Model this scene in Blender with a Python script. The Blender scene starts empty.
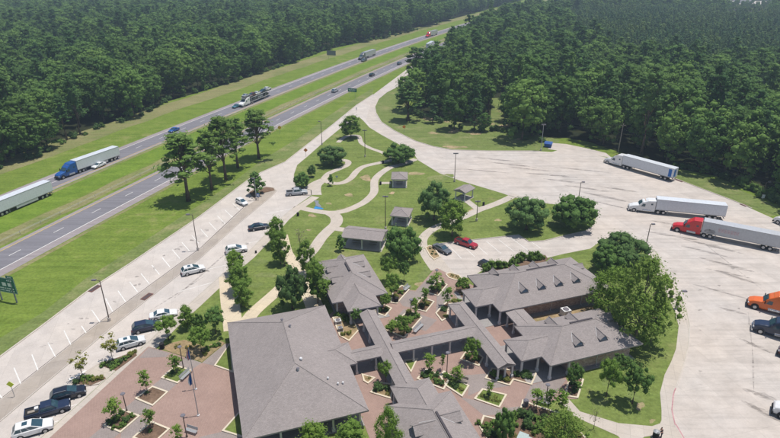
import bpy, math, random
import numpy as np
from mathutils import Vector, Matrix

random.seed(7)
RNG = np.random.default_rng(11)
SC = bpy.context.scene
COL = SC.collection
R = math.radians

# ------------------------------------------------------------------ camera model (drone 60 m above the rest area)
FPX, PITCH, CAMH, PW, PH = 570.0, R(24.6), 60.0, 780.0, 438.0
_c, _s = math.cos(PITCH), math.sin(PITCH)

def G(x, y, z=0.0):
    """photo pixel -> point on the ground plane (or the plane at height z)"""
    u, v = (x - PW / 2) / FPX, (y - PH / 2) / FPX
    t = (z - CAMH) / (-_s - v * _c)
    return (t * u, t * (_c - v * _s), z)

def P(X, Y, Z=0.0):
    Z = Z - CAMH
    dep = Y * _c - Z * _s
    return (PW / 2 + FPX * X / dep, PH / 2 + FPX * (-Y * _s - Z * _c) / dep)

def hgt(base, topy):
    """height in metres of something standing at base whose top is seen at pixel row topy"""
    X, Y, _ = G(*base)
    lo, hi = 0.0, 59.0
    for _i in range(40):
        m = (lo + hi) / 2
        if P(X, Y, m)[1] > topy: lo = m
        else: hi = m
    return lo

def ppm(base):
    X, Y, _ = G(*base)
    return FPX / (Y * _c + CAMH * _s)

# ------------------------------------------------------------------ materials
MATS = {}

class NT:
    def __init__(self, name):
        m = bpy.data.materials.new(name); m.use_nodes = True
        self.m = m; self.t = m.node_tree; self.n = self.t.nodes; self.l = self.t.links
        self.b = self.n['Principled BSDF']
    def add(self, typ, **kw):
        nd = self.n.new(typ)
        for k, v in kw.items():
            if k in nd.inputs: nd.inputs[k].default_value = v
            else: setattr(nd, k, v)
        return nd
    def link(self, a, b): self.l.new(a, b)
    def coord(self, kind='Object'):
        if kind == 'World': return self.add('ShaderNodeNewGeometry').outputs['Position']
        return self.add('ShaderNodeTexCoord').outputs['Object']
    def noise(self, vec, scale, detail=3, rough=.55, dim='3D'):
        nd = self.add('ShaderNodeTexNoise', Scale=scale, Detail=detail, Roughness=rough)
        self.link(vec, nd.inputs['Vector']); return nd.outputs['Fac']
    def ramp(self, fac, stops):
        nd = self.add('ShaderNodeValToRGB'); e = nd.color_ramp.elements
        while len(e) > 1: e.remove(e[-1])
        for i, (p, c) in enumerate(stops):
            el = e[0] if i == 0 else e.new(p)
            el.position = p
            el.color = (c, c, c, 1) if isinstance(c, (int, float)) else (*c, 1)
        self.link(fac, nd.inputs['Fac']); return nd.outputs['Color']
    def mix(self, fac, a, b, mode='MIX'):
        nd = self.add('ShaderNodeMix', data_type='RGBA', blend_type=mode)
        for sock, v in ((nd.inputs['Factor'], fac), (nd.inputs['A'], a), (nd.inputs['B'], b)):
            if hasattr(v, 'is_linked'): self.link(v, sock)
            elif isinstance(v, (int, float)): sock.default_value = v if sock.type == 'VALUE' else (v, v, v, 1)
            else: sock.default_value = (*v, 1)
        return nd.outputs['Result']
    def mapping(self, vec, rot=0.0, scale=(1, 1, 1)):
        nd = self.add('ShaderNodeMapping'); nd.inputs['Rotation'].default_value = (0, 0, rot)
        nd.inputs['Scale'].default_value = scale; self.link(vec, nd.inputs['Vector']); return nd.outputs['Vector']
    def bump(self, h, strength=.3, dist=.02):
        nd = self.add('ShaderNodeBump', Strength=strength, Distance=dist)
        self.link(h, nd.inputs['Height']); self.link(nd.outputs['Normal'], self.b.inputs['Normal'])
    def done(self, col=None, rough=.85, spec=.2, metal=0.0):
        if col is not None:
            if hasattr(col, 'is_linked'): self.link(col, self.b.inputs['Base Color'])
            else: self.b.inputs['Base Color'].default_value = (*col, 1)
        self.b.inputs['Roughness'].default_value = rough
        self.b.inputs['Specular IOR Level'].default_value = spec
        self.b.inputs['Metallic'].default_value = metal
        MATS[self.m.name] = self.m
        return self.m

def hexc(r, g, b):
    f = lambda c: (c / 255 / 12.92) if c / 255 <= .04045 else ((c / 255 + .055) / 1.055) ** 2.4
    return (f(r), f(g), f(b))

def plain(name, col, rough=.6, spec=.3, metal=0.0, var=.12, scale=6):
    t = NT(name); co = t.coord()
    n = t.noise(co, scale, 3)
    f = t.ramp(n, [(.3, 1 - var), (.7, 1 + var)])
    return t.done(t.mix(1.0, col, f, 'MULTIPLY'), rough, spec, metal)

def paint(name, col, rough=.28):
    t = NT(name); co = t.coord(); n = t.noise(co, 2.5, 2)
    f = t.ramp(n, [(.3, .92), (.7, 1.05)])
    t.b.inputs['Coat Weight'].default_value = .5; t.b.inputs['Coat Roughness'].default_value = .1
    return t.done(t.mix(1.0, col, f, 'MULTIPLY'), rough, .4)

def mat_grass(name, green, green2, tan, lo, hi, patch=.025):
    t = NT(name); co = t.coord('World')
    big = t.noise(co, patch, 5, .6); mid = t.noise(co, .22, 4, .6); fine = t.noise(co, 1.6, 4, .7)
    g = t.mix(t.ramp(mid, [(.35, 0.0), (.65, 1.0)]), green, green2)
    s = t.mix(.45, big, mid)
    g = t.mix(t.ramp(s, [(lo, 0.0), (hi, 1.0)]), g, tan)
    mow = t.noise(t.mapping(co, R(-73), (.03, .75, 1)), 1.0, 3, .6); g = t.mix(1.0, g, t.ramp(mow, [(.3, .86), (.7, 1.13)]), 'MULTIPLY')
    f = t.ramp(fine, [(.25, .68), (.75, 1.3)])
    t.bump(fine, .5, .12)
    return t.done(t.mix(1.0, g, f, 'MULTIPLY'), .95, .05)

def mat_concrete(name, col, stain=.12, rot=0.0, joints=4.6, streak=0.0, jdark=.8, warm=(1.04, 1.0, .93)):
    t = NT(name); co = t.coord('World'); mp = t.mapping(co, rot)
    big = t.noise(mp, .05, 5, .6); mid = t.noise(mp, .35, 5, .65); fine = t.noise(mp, 3.5, 3, .7)
    c = t.mix(t.ramp(big, [(.35, 0.0), (.65, 1.0)]), col, tuple(a * b for a, b in zip(col, warm)))
    c = t.mix(1.0, c, t.ramp(mid, [(.28, 1 - stain), (.7, 1 + stain * .6)]), 'MULTIPLY')
    c = t.mix(1.0, c, t.ramp(fine, [(.25, .93), (.75, 1.06)]), 'MULTIPLY')
    if streak:
        sm = t.mapping(co, rot, (.05, .8, 1)); sn = t.noise(sm, 1.0, 4, .6)
        c = t.mix(1.0, c, t.ramp(sn, [(.34, 1 - streak), (.52, 1.0)]), 'MULTIPLY')
    if joints:
        br = t.add('ShaderNodeTexBrick', Scale=1.0); br.offset = 0
        br.inputs['Brick Width'].default_value = joints; br.inputs['Row Height'].default_value = joints
        br.inputs['Mortar Size'].default_value = .035; br.inputs['Mortar Smooth'].default_value = .3
        br.inputs['Color1'].default_value = (1.02, 1.02, 1.02, 1); br.inputs['Color2'].default_value = (.95, .95, .955, 1)
        br.inputs['Mortar'].default_value = (jdark, jdark, jdark, 1)
        t.link(mp, br.inputs['Vector'])
        c = t.mix(1.0, c, br.outputs['Color'], 'MULTIPLY')
    return t.done(c, .9, .12)

def mat_asphalt(name, col, rot):
    t = NT(name); co = t.coord('World'); mp = t.mapping(co, rot, (.06, 1, 1))
    a = t.noise(mp, .9, 4, .6); b = t.noise(co, 1.2, 4, .7); d = t.noise(co, .04, 3)
    c = t.mix(1.0, col, t.ramp(a, [(.3, .86), (.7, 1.12)]), 'MULTIPLY')
    c = t.mix(1.0, c, t.ramp(b, [(.3, .95), (.7, 1.05)]), 'MULTIPLY')
    c = t.mix(1.0, c, t.ramp(d, [(.3, .92), (.7, 1.06)]), 'MULTIPLY')
    return t.done(c, .9, .15)

def mat_pavers(name, c1, c2, rot, w=.42, h=.21):
    t = NT(name); co = t.coord('World'); mp = t.mapping(co, rot)
    br = t.add('ShaderNodeTexBrick', Scale=1.0)
    br.inputs['Brick Width'].default_value = w; br.inputs['Row Height'].default_value = h
    br.inputs['Mortar Size'].default_value = .012
    br.inputs['Color1'].default_value = (*c1, 1); br.inputs['Color2'].default_value = (*c2, 1)
    br.inputs['Mortar'].default_value = (*[v * .75 for v in c1], 1)
    t.link(mp, br.inputs['Vector'])
    n = t.noise(co, .25, 5, .65); f = t.noise(co, 2.2, 3)
    c = t.mix(1.0, br.outputs['Color'], t.ramp(n, [(.3, .91), (.7, 1.06)]), 'MULTIPLY')
    c = t.mix(1.0, c, t.ramp(f, [(.3, .95), (.7, 1.06)]), 'MULTIPLY')
    return t.done(c, .9, .12)

def mat_wall(name, c1, c2):
    t = NT(name); co = t.coord()
    sp = t.add('ShaderNodeSeparateXYZ'); t.link(co, sp.inputs[0]); ad = t.add('ShaderNodeMath', operation='ADD'); t.link(sp.outputs[0], ad.inputs[0]); t.link(sp.outputs[1], ad.inputs[1])
    cb = t.add('ShaderNodeCombineXYZ'); t.link(ad.outputs[0], cb.inputs[0]); t.link(sp.outputs[2], cb.inputs[1])
    br = t.add('ShaderNodeTexBrick', Scale=1.0); br.inputs['Brick Width'].default_value = .42; br.inputs['Row Height'].default_value = .16; br.inputs['Mortar Size'].default_value = .012
    br.inputs['Color1'].default_value = (*c1, 1); br.inputs['Color2'].default_value = (*c2, 1); br.inputs['Mortar'].default_value = (.42, .38, .34, 1); br.inputs['Bias'].default_value = -.1
    t.link(cb.outputs[0], br.inputs['Vector'])
    n = t.noise(co, 2.5, 4, .7); c = t.mix(1.0, br.outputs['Color'], t.ramp(n, [(.3, .75), (.7, 1.25)]), 'MULTIPLY')
    return t.done(c, .9, .12)

def mat_shingle(name, col):
    t = NT(name); co = t.coord()
    br = t.add('ShaderNodeTexBrick', Scale=1.0)
    br.inputs['Brick Width'].default_value = .34; br.inputs['Row Height'].default_value = .15
    br.inputs['Mortar Size'].default_value = .008
    a = tuple(v * 1.08 for v in col); b = tuple(v * .92 for v in col)
    br.inputs['Color1'].default_value = (*a, 1); br.inputs['Color2'].default_value = (*b, 1)
    br.inputs['Mortar'].default_value = (*[v * .7 for v in col], 1)
    t.link(co, br.inputs['Vector'])
    n = t.noise(co, .28, 6, .7); f = t.noise(co, 5.0, 3, .8)
    c = t.mix(1.0, br.outputs['Color'], t.ramp(n, [(.3, .92), (.7, 1.05)]), 'MULTIPLY')
    c = t.mix(1.0, c, t.ramp(f, [(.3, .86), (.7, 1.14)]), 'MULTIPLY')
    t.bump(f, .25, .02)
    return t.done(c, .95, .08)

def mat_leaf(name, a, b, vary=.25, transl=.25, hue=None):
    t = NT(name)
    oi = t.add('ShaderNodeObjectInfo').outputs['Random']
    co = t.coord(); n = t.noise(co, .55, 3, .6); f = t.noise(co, 3.1, 2, .6)
    c = t.mix(t.ramp(t.mix(.5, n, f), [(.38, 0.0), (.62, 1.0)]), a, b)
    if hue:
        c = t.mix(t.ramp(oi, [(.5, 0.0), (1.0, 1.0)]), c, hue)
        st = t.noise(t.coord('World'), .022, 4, .6); c = t.mix(t.ramp(st, [(.46, 0.0), (.68, .8)]), c, hue)
    c = t.mix(1.0, c, t.ramp(oi, [(0.0, 1 - vary), (.5, 1.0), (1.0, 1 + vary)]), 'MULTIPLY')
    m = t.done(c, .75, .12)
    tr = t.add('ShaderNodeBsdfTranslucent'); t.link(c, tr.inputs['Color'])
    mx = t.add('ShaderNodeMixShader'); mx.inputs['Fac'].default_value = transl
    out = t.n['Material Output']
    t.link(t.b.outputs['BSDF'], mx.inputs[1]); t.link(tr.outputs['BSDF'], mx.inputs[2]); t.link(mx.outputs['Shader'], out.inputs['Surface'])
    return m

GRID = R(18.6)          # the buildings' axis
LOT = R(74.0)           # the car park's axis
M_grass = mat_grass('grass_roadside', (.118, .174, .030), (.158, .214, .040), (.25, .235, .10), .56, .72, .018)
M_lawn = mat_grass('grass_lawn', (.132, .176, .046), (.166, .208, .058), (.25, .235, .11), .55, .76, .06)
M_verge = mat_grass('grass_verge', (.132, .175, .052), (.162, .200, .066), (.27, .245, .125), .50, .72, .05)
M_bright = mat_grass('grass_fresh', (.108, .176, .024), (.150, .222, .034), (.20, .21, .06), .62, .8, .03)
M_tan = mat_grass('grass_dry', (.20, .195, .085), (.25, .232, .115), (.125, .165, .045), .46, .66, .05)
M_dirt = mat_grass('bare_dirt', (.36, .27, .165), (.42, .32, .205), (.17, .19, .07), .42, .62, .35)
M_floor = mat_grass('forest_floor', (.020, .026, .012), (.032, .036, .016), (.06, .05, .03), .58, .75, .03)  # near-black: the shade in the gaps between crowns is put into the colour
M_conc = mat_concrete('concrete_lot', (.505, .465, .432), .13, LOT, 4.9, 0.0, .84, (1.03, 1.0, .96))
M_truck = mat_concrete('concrete_truck', (.495, .455, .420), .15, R(-14), 4.6, .14, .84, (1.03, .99, .95))
M_walk = mat_concrete('concrete_walk', (.47, .425, .38), .10, GRID, 1.8, 0.0, .8)
M_median = mat_concrete('concrete_median', (.365, .325, .29), .14, LOT, 3.0, 0.0, .8)
M_cream = mat_concrete('concrete_cream', (.56, .485, .37), .10, GRID, 2.2, 0.0, .82)
def soften(m, rot, lo, hi):
    """worn marks: the surface below shows through in a broken, lengthwise pattern"""
    t = m.node_tree; g = t.nodes.new('ShaderNodeNewGeometry'); mp = t.nodes.new('ShaderNodeMapping'); mp.inputs['Rotation'].default_value = (0, 0, rot); mp.inputs['Scale'].default_value = (.22, 1.6, 1)
    n = t.nodes.new('ShaderNodeTexNoise'); n.inputs['Scale'].default_value = 1.0; n.inputs['Detail'].default_value = 5; n.inputs['Roughness'].default_value = .7
    r = t.nodes.new('ShaderNodeMapRange'); r.inputs['From Min'].default_value = lo; r.inputs['From Max'].default_value = hi
    t.links.new(g.outputs['Position'], mp.inputs['Vector']); t.links.new(mp.outputs['Vector'], n.inputs['Vector']); t.links.new(n.outputs['Fac'], r.inputs['Value'])
    t.links.new(r.outputs['Result'], t.nodes['Principled BSDF'].inputs['Alpha']); return m
M_kerb = mat_concrete('concrete_kerb', (.47, .435, .40), .12, GRID, 0, 0.0)
M_ledge = mat_concrete('planter_ledge', (.58, .52, .42), .10, GRID, 0, 0.0)
M_shade = mat_concrete('concrete_porch', (.30, .29, .29), .10, GRID, 1.5, 0.0)  # darker than the walks: shade under the porch and walk roofs painted in
M_asph = mat_asphalt('asphalt', (.185, .180, .198), R(-18))
M_shoulder = mat_asphalt('asphalt_shoulder', (.28, .248, .25), R(-18))
M_white = plain('road_paint', (.66, .65, .62), .8, .1, 0, .15, 1.5)
M_yellow = plain('road_paint_yellow', (.55, .38, .09), .8, .1, 0, .2, 1.5)
M_pink = plain('kerb_paint_red', (.42, .235, .245), .85, .1, 0, .25, 2.5)
M_brick = mat_pavers('pavers_red', (.312, .216, .182), (.332, .232, .196), R(63))
M_gray = mat_pavers('pavers_grey', (.268, .228, .212), (.288, .246, .228), R(63))
M_roof = mat_shingle('shingle', (.288, .256, .246))
M_ridge = plain('ridge_vent', (.075, .068, .075), .9, .1)
M_wallb = mat_wall('brick_wall', (.36, .225, .19), (.54, .41, .36))
M_trim = plain('trim_white', (.62, .62, .62), .5, .3)
M_fascia = plain('fascia', (.33, .31, .31), .6, .2)
M_louver = plain('louver', (.20, .27, .36), .5, .3)
M_glass = plain('glass_dark', (.02, .04, .06), .06, .6, 0, .1)
M_carglass = plain('car_glass', (.03, .07, .095), .07, .7, 0, .15, 1)
M_black = plain('rubber', (.022, .022, .024), .8, .2)
M_chrome = plain('chrome', (.62, .63, .65), .25, .6, .8)
M_rim = plain('wheel_rim', (.46, .47, .49), .35, .5, .6)
M_steel = plain('galvanised', (.38, .39, .40), .5, .4, .3)
M_bronze = plain('pole_brown', (.115, .088, .075), .6, .3)
M_head = plain('lamp_head', (.16, .15, .17), .5, .3)
M_lens = plain('lamp_lens', (.50, .5, .48), .3, .4)
M_wood = plain('weathered_wood', (.27, .235, .20), .9, .1, 0, .25, 3)
M_bark = plain('bark', (.135, .10, .078), .95, .05, 0, .3, 2.5)
M_barkg = plain('bark_grey', (.24, .20, .165), .95, .05, 0, .25, 2.5)
M_mulch = mat_grass('mulch', (.135, .088, .060), (.19, .128, .09), (.26, .19, .13), .55, .7, .5)
M_mulchtan = mat_grass('mulch_tan', (.28, .205, .115), (.34, .25, .15), (.16, .15, .06), .5, .66, .5)
M_signg = plain('sign_green', (.010, .145, .105), .5, .3)
M_signw = plain('sign_white', (.78, .8, .78), .5, .3)
M_signy = plain('sign_yellow', (.75, .42, .03), .5, .3)
M_signo = plain('sign_orange', (.62, .22, .05), .5, .3)
M_signl = plain('sign_lime', (.58, .68, .04), .5, .3)
M_signb = plain('sign_blue', (.08, .18, .42), .5, .3)
M_signk = plain('sign_back', (.20, .21, .225), .5, .4)
M_red = plain('red_lens', (.45, .02, .02), .3, .5)
M_amber = plain('amber_lens', (.7, .3, .03), .3, .5)
M_hlamp = plain('headlamp', (.7, .72, .75), .15, .6)
M_skin = plain('skin', (.50, .28, .20), .6, .3)
M_grate = plain('rusty_grate', (.16, .075, .06), .8, .2)
M_boxg = plain('utility_green', (.36, .43, .42), .6, .3)
M_blue = plain('blue_plastic', (.035, .10, .32), .6, .3)

L_oak = mat_leaf('leaf_oak', (.074, .150, .036), (.128, .220, .054), .12, .25)
L_dark = mat_leaf('leaf_dark', (.075, .145, .044), (.125, .205, .064), .12, .25)
L_pear = mat_leaf('leaf_pear', (.135, .240, .042), (.205, .315, .066), .12, .45)
L_light = mat_leaf('leaf_light', (.160, .275, .042), (.240, .360, .070), .12, .45)
L_gold = mat_leaf('leaf_gold', (0.201, 0.236, 0.041), (0.287, 0.259, 0.063), .12, .35)
L_cyp = mat_leaf('leaf_cypress', (.165, .270, .050), (.235, .330, .074), .12, .4)
L_pine = mat_leaf('needle_pine', (.115, .205, .044), (.180, .275, .064), .12, .3)
L_forest = mat_leaf('leaf_forest', (.070, .148, .034), (.128, .235, .056), .28, .34, (.135, .222, .050))
L_fpine = mat_leaf('needle_forest', (.056, .132, .040), (.100, .195, .062), .26, .34, (.120, .195, .050))
L_young = mat_leaf('needle_young', (.066, .150, .058), (.115, .215, .085), .24, .34, (.165, .235, .070))
L_shrub = mat_leaf('leaf_shrub', (0.096, 0.180, 0.036), (0.156, 0.234, 0.054), .2, .3)
L_shrubd = mat_leaf('leaf_shrub_dark', (0.054, 0.108, 0.034), (0.096, 0.156, 0.048), .2, .3)
L_olive = mat_leaf('leaf_olive', (.165, .190, .044), (.235, .240, .062), .15, .3)
L_bare = mat_leaf('twig', (.20, .17, .12), (.26, .23, .15), .1, .2)

# ------------------------------------------------------------------ mesh builder
class MB:
    def __init__(self): self.v = []; self.f = []; self.mi = []; self.mats = []
    def slot(self, m):
        if m not in self.mats: self.mats.append(m)
        return self.mats.index(m)
    def add(self, vs, fs, m):
        o = len(self.v); s = self.slot(m)
        self.v += [tuple(p) for p in vs]
        for f in fs: self.f.append(tuple(i + o for i in f)); self.mi.append(s)
        return self
    def box(self, c, s, m, rot=0.0):
        cx, cy, cz = c; hx, hy, hz = s[0] / 2, s[1] / 2, s[2] / 2
        ca, sa = math.cos(rot), math.sin(rot); vs = []
        for z in (-hz, hz):
            for x, y in ((-hx, -hy), (hx, -hy), (hx, hy), (-hx, hy)):
                vs.append((cx + x * ca - y * sa, cy + x * sa + y * ca, cz + z))
        return self.add(vs, [(3, 2, 1, 0), (4, 5, 6, 7), (0, 1, 5, 4), (1, 2, 6, 5), (2, 3, 7, 6), (3, 0, 4, 7)], m)
    def tube(self, pts, rs, m, n=8, caps=True):
        pts = [Vector(p) for p in pts]
        if isinstance(rs, (int, float)): rs = [rs] * len(pts)
        vs = []; fs = []
        for i, p in enumerate(pts):
            d = (pts[min(i + 1, len(pts) - 1)] - pts[max(i - 1, 0)]).normalized()
            a = d.cross(Vector((0, 0, 1)));  a = a.normalized() if a.length > 1e-3 else Vector((1, 0, 0))
            b = d.cross(a)
            for k in range(n):
                t = 2 * math.pi * k / n
                vs.append(p + (a * math.cos(t) + b * math.sin(t)) * rs[i])
        for i in range(len(pts) - 1):
            for k in range(n):
                fs.append((i * n + k, i * n + (k + 1) % n, (i + 1) * n + (k + 1) % n, (i + 1) * n + k))
        if caps:
            fs.append(tuple(range(n - 1, -1, -1))); fs.append(tuple((len(pts) - 1) * n + k for k in range(n)))
        return self.add(vs, fs, m)
    def prism(self, pts, z0, z1, m, mside=None):
        a = sum(pts[i][0] * pts[(i + 1) % len(pts)][1] - pts[(i + 1) % len(pts)][0] * pts[i][1] for i in range(len(pts)))
        pts = [(p[0], p[1]) for p in pts]
        if a < 0: pts = pts[::-1]
        n = len(pts)
        vs = [(x, y, z1) for x, y in pts] + [(x, y, z0) for x, y in pts]
        self.add(vs, [tuple(range(n))], m)
        self.add(vs, [(i, i + n, (i + 1) % n + n, (i + 1) % n) for i in range(n)], mside or m)
        return self
    def sheet(self, pts, z, m):
        a = sum(pts[i][0] * pts[(i + 1) % len(pts)][1] - pts[(i + 1) % len(pts)][0] * pts[i][1] for i in range(len(pts)))
        if a < 0: pts = pts[::-1]
        return self.add([(p[0], p[1], z) for p in pts], [tuple(range(len(pts)))], m)
    def strip(self, a, b, z, m):
        n = len(a); vs = [(p[0], p[1], z) for p in a] + [(p[0], p[1], z) for p in b]
        return self.add(vs, [(i, i + 1, n + i + 1, n + i) for i in range(n - 1)], m)
    def wall(self, pts, w, z0, z1, m, closed=False):
        """ribbon of width w and height along a polyline"""
        L, Rr = offset(pts, w / 2, closed), offset(pts, -w / 2, closed)
        n = len(pts); k = n if closed else n - 1
        vs = [(p[0], p[1], z1) for p in L] + [(p[0], p[1], z1) for p in Rr] + [(p[0], p[1], z0) for p in L] + [(p[0], p[1], z0) for p in Rr]
        fs = []
        for i in range(k):
            j = (i + 1) % n
            fs += [(i, n + i, n + j, j), (i, j, 2 * n + j, 2 * n + i), (n + j, n + i, 3 * n + i, 3 * n + j)]
        if not closed: fs += [(0, 2 * n, 3 * n, n), (n - 1, 2 * n - 1, 4 * n - 1, 3 * n - 1)]
        return self.add(vs, fs, m)
    def build(self, name, parent=None, smooth=False):
        me = bpy.data.meshes.new(name)
        me.from_pydata(self.v, [], self.f)
        for m in self.mats: me.materials.append(m)
        me.polygons.foreach_set('material_index', self.mi)
        if smooth: me.polygons.foreach_set('use_smooth', [True] * len(self.f))
        me.update()
        o = bpy.data.objects.new(name, me); COL.objects.link(o)
        if parent is not None: o.parent = parent
        return o

def offset(pts, d, closed=False):
    out = []; n = len(pts)
    for i in range(n):
        a = pts[(i - 1) % n] if (closed or i > 0) else pts[i]
        b = pts[(i + 1) % n] if (closed or i < n - 1) else pts[i]
        p = pts[i]
        d1 = Vector((p[0] - a[0], p[1] - a[1])); d2 = Vector((b[0] - p[0], b[1] - p[1]))
        if d1.length < 1e-9: d1 = d2
        if d2.length < 1e-9: d2 = d1
        d1.normalize(); d2.normalize(); t = d1 + d2
        if t.length < 1e-6: t = d1
        t.normalize(); nrm = Vector((-t.y, t.x)); c = max(.45, nrm.dot(Vector((-d1.y, d1.x))))
        out.append((p[0] + nrm.x * d / c, p[1] + nrm.y * d / c))
    return out

def spline(pts, k=8):
    out = []; n = len(pts)
    for i in range(n - 1):
        p0, p1, p2, p3 = pts[max(i - 1, 0)], pts[i], pts[i + 1], pts[min(i + 2, n - 1)]
        for j in range(k):
            t = j / k
            out.append(tuple(.5 * (2 * p1[q] + (p2[q] - p0[q]) * t + (2 * p0[q] - 5 * p1[q] + 4 * p2[q] - p3[q]) * t * t + (3 * p1[q] - p0[q] - 3 * p2[q] + p3[q]) * t ** 3) for q in (0, 1)))
    out.append(tuple(pts[-1][:2])); return out

def px(pts, z=0.0): return [G(x, y, z)[:2] for x, y in pts]

def tag(o, label=None, cat=None, group=None, kind=None):
    if label: o['label'] = label
    if cat: o['category'] = cat
    if group: o['group'] = group
    if kind: o['kind'] = kind
    return o

def thing(name, label, cat, loc=(0, 0, 0), rot=0.0, group=None):
    o = bpy.data.objects.new(name, None); COL.objects.link(o); o.empty_display_size = .3
    o.location = loc; o.rotation_euler = (0, 0, rot)
    return tag(o, label, cat, group)

def dup(root, loc, rot=0.0, scale=None, label=None, group=None):
    r = root.copy(); COL.objects.link(r); r.location = loc; r.rotation_euler = (0, 0, rot)
    if scale is not None: r.scale = scale if hasattr(scale, '__len__') else (scale,) * 3
    if label: r['label'] = label
    if group: r['group'] = group
    for ch in list(root.children):
        c = ch.copy(); COL.objects.link(c); c.parent = r
        for g in list(ch.children):
            d = g.copy(); COL.objects.link(d); d.parent = c
    return r

def struct(name, mb): return tag(mb.build(name), kind='structure')

# ------------------------------------------------------------------ world, sun, camera
SUN_EL = R(77.0)
SUN_DIR = Vector((math.cos(SUN_EL), 0.06, math.sin(SUN_EL))).normalized()   # towards the sun: shadows fall to -X
w = bpy.data.worlds.new('World'); SC.world = w; w.use_nodes = True
wn = w.node_tree; bg = wn.nodes['Background']
sky = wn.nodes.new('ShaderNodeTexSky'); sky.sky_type = 'NISHITA'; sky.sun_disc = False
sky.sun_elevation = SUN_EL; sky.sun_rotation = math.atan2(SUN_DIR.x, SUN_DIR.y)
sky.air_density = 1.0; sky.dust_density = 1.2
wn.links.new(sky.outputs['Color'], bg.inputs['Color']); bg.inputs['Strength'].default_value = .098
sl = bpy.data.lights.new('sun', 'SUN'); sl.energy = 4.25; sl.angle = R(.53); sl.color = (1.0, .955, .89)
so = bpy.data.objects.new('sun', sl); COL.objects.link(so)
so.rotation_euler = SUN_DIR.to_track_quat('Z', 'Y').to_euler(); so.location = (60, 60, 120)
cam = bpy.data.cameras.new('camera'); cam.sensor_width = 36; cam.lens = FPX / PW * 36; cam.clip_end = 20000; cam.clip_start = .5
co_ = bpy.data.objects.new('camera', cam); COL.objects.link(co_)
co_.location = (0, 0, CAMH); co_.rotation_euler = (R(90) - PITCH, 0, 0); SC.camera = co_
SC.view_settings.view_transform = 'Standard'; SC.view_settings.look = 'None'
SC.view_settings.exposure = .10; SC.view_settings.gamma = 1
SC.cycles.max_bounces = 6; SC.cycles.diffuse_bounces = 3; SC.cycles.glossy_bounces = 3
SC.cycles.transmission_bounces = 3; SC.cycles.transparent_max_bounces = 6; SC.cycles.volume_bounces = 0
SC.cycles.use_denoising = True
# ------------------------------------------------------------------ ground, highway, lots
LZ = 0.13       # top of the kerbed rest-area island
mb = MB(); mb.sheet([(-2600, -200), (2600, -200), (2600, 2900), (-2600, 2900)], 0, M_grass); struct('ground', mb)

HA = R(71); HD = (math.cos(HA), math.sin(HA)); HN = (-HD[1], HD[0])
HC = dict(fo=146.49, fi=135.56, ni=117.80, no=106.53)
def hw(s, t):
    q = t + 5.38441519 * s / 100 - 1.46765076 * (s / 100) ** 2
    return (HD[0] * s + HN[0] * q, HD[1] * s + HN[1] * q)
def hband(mb, t0, t1, z, m, s0=10, s1=1500, ds=20, jit=0.0):
    n = max(2, int((s1 - s0) / ds) + 1); ss = [s0 + (s1 - s0) * i / (n - 1) for i in range(n)]
    a = [hw(s, t1 + random.uniform(-jit, jit)) for s in ss]; b = [hw(s, t0 + random.uniform(-jit, jit)) for s in ss]
    return mb.strip(b, a, z, m)
mb = MB()
hband(mb, 161.5, 174, .006, M_tan, ds=9, jit=.9); hband(mb, 119.0, 124.2, .006, M_tan, ds=8, jit=.6)
hband(mb, 133.9, 135.2, .005, M_tan, ds=9, jit=.35); hband(mb, 105.3, 106.2, .005, M_tan, ds=9, jit=.3)
struct('dry_grass_verge', mb)
mb = MB(); hband(mb, 125, 133.5, .0055, M_bright, ds=12, jit=.6); struct('median_grass', mb)
for nm, a, b, sa in (('westbound_road', 135.56, 146.49, 1), ('eastbound_road', 106.53, 117.80, -1)):
    mb = MB()
    yin = a + 1.25 if sa == 1 else b - 1.25          # yellow line on the median side
    wout = yin + sa * 7.4
    lo, hi = min(yin, wout), max(yin, wout)
    hband(mb, a, lo - .0, .012, M_shoulder); hband(mb, hi + .0, b, .012, M_shoulder); hband(mb, lo, hi, .0125, M_asph)
    struct(nm, mb)
    mk = MB()
    hband(mk, yin - .1, yin + .1, .02, M_yellow); hband(mk, wout - .1, wout + .1, .02, M_white)
    s = 74.0; X, Y, _ = G(95.9, 210.7); sref = X * HD[0] + Y * HD[1]
    s = sref - 12.19 * 4 - 1.52
    while s < 900:
        c = yin + sa * 3.7
        hband(mk, c - .085, c + .085, .02, M_white, s, s + 3.05, 3.05); s += 12.19
    struct('lane_markings', mk)

# big concrete sheets
truckpoly = px([(362, 113), (372, 95.5), (390, 82), (402, 73), (440, 45), (470, 29), (500, 19.5)]) \
    + px([(500, 20.4), (470, 31), (440, 49), (412, 74.5), (400, 86), (386.4, 92.7), (378.7, 99), (375, 106.8), (376, 113), (381.3, 122), (394, 130.5), (414.6, 140.8),
          (433, 146.5), (452, 150), (490, 151), (534, 151), (552, 152), (560, 149.5), (580, 151.5), (606, 157.5), (640, 166.5), (673.6, 178), (734, 201), (770, 217), (800, 231), (870, 266)]) \
    + [(120, 90), (120, -40), (40, -40), (40, 40), (20, 90)] + px([(475, 300), (425, 262), (400, 200)])
mb = MB(); mb.sheet(truckpoly, .012, M_truck); struct('truck_park', mb)
carleft = [(-90, 427), (-40, 388), (0, 357), (42, 326), (90, 289.5), (128, 265), (200, 216.4), (248, 180), (261, 172.5), (285, 162), (305.4, 146), (333.6, 124), (356.7, 105), (373, 94.5)]
islandleft = [(359, 117), (343, 126), (326, 140), (307, 156.7), (297, 165), (293.8, 174), (293.5, 181), (296.5, 186.5), (303, 188), (311, 190), (311.5, 195),
              (291.5, 209), (280, 218.5), (265, 234.6), (244, 256), (222, 274), (190, 303), (165, 325), (150, 340), (142, 347), (99, 385), (40, 438), (-10, 487)]
mb = MB(); mb.sheet(px(carleft) + px([(372, 99), (366, 120), (420, 200), (400, 300), (200, 520), (-60, 560)]), .016, M_conc); struct('car_park', mb)
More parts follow.
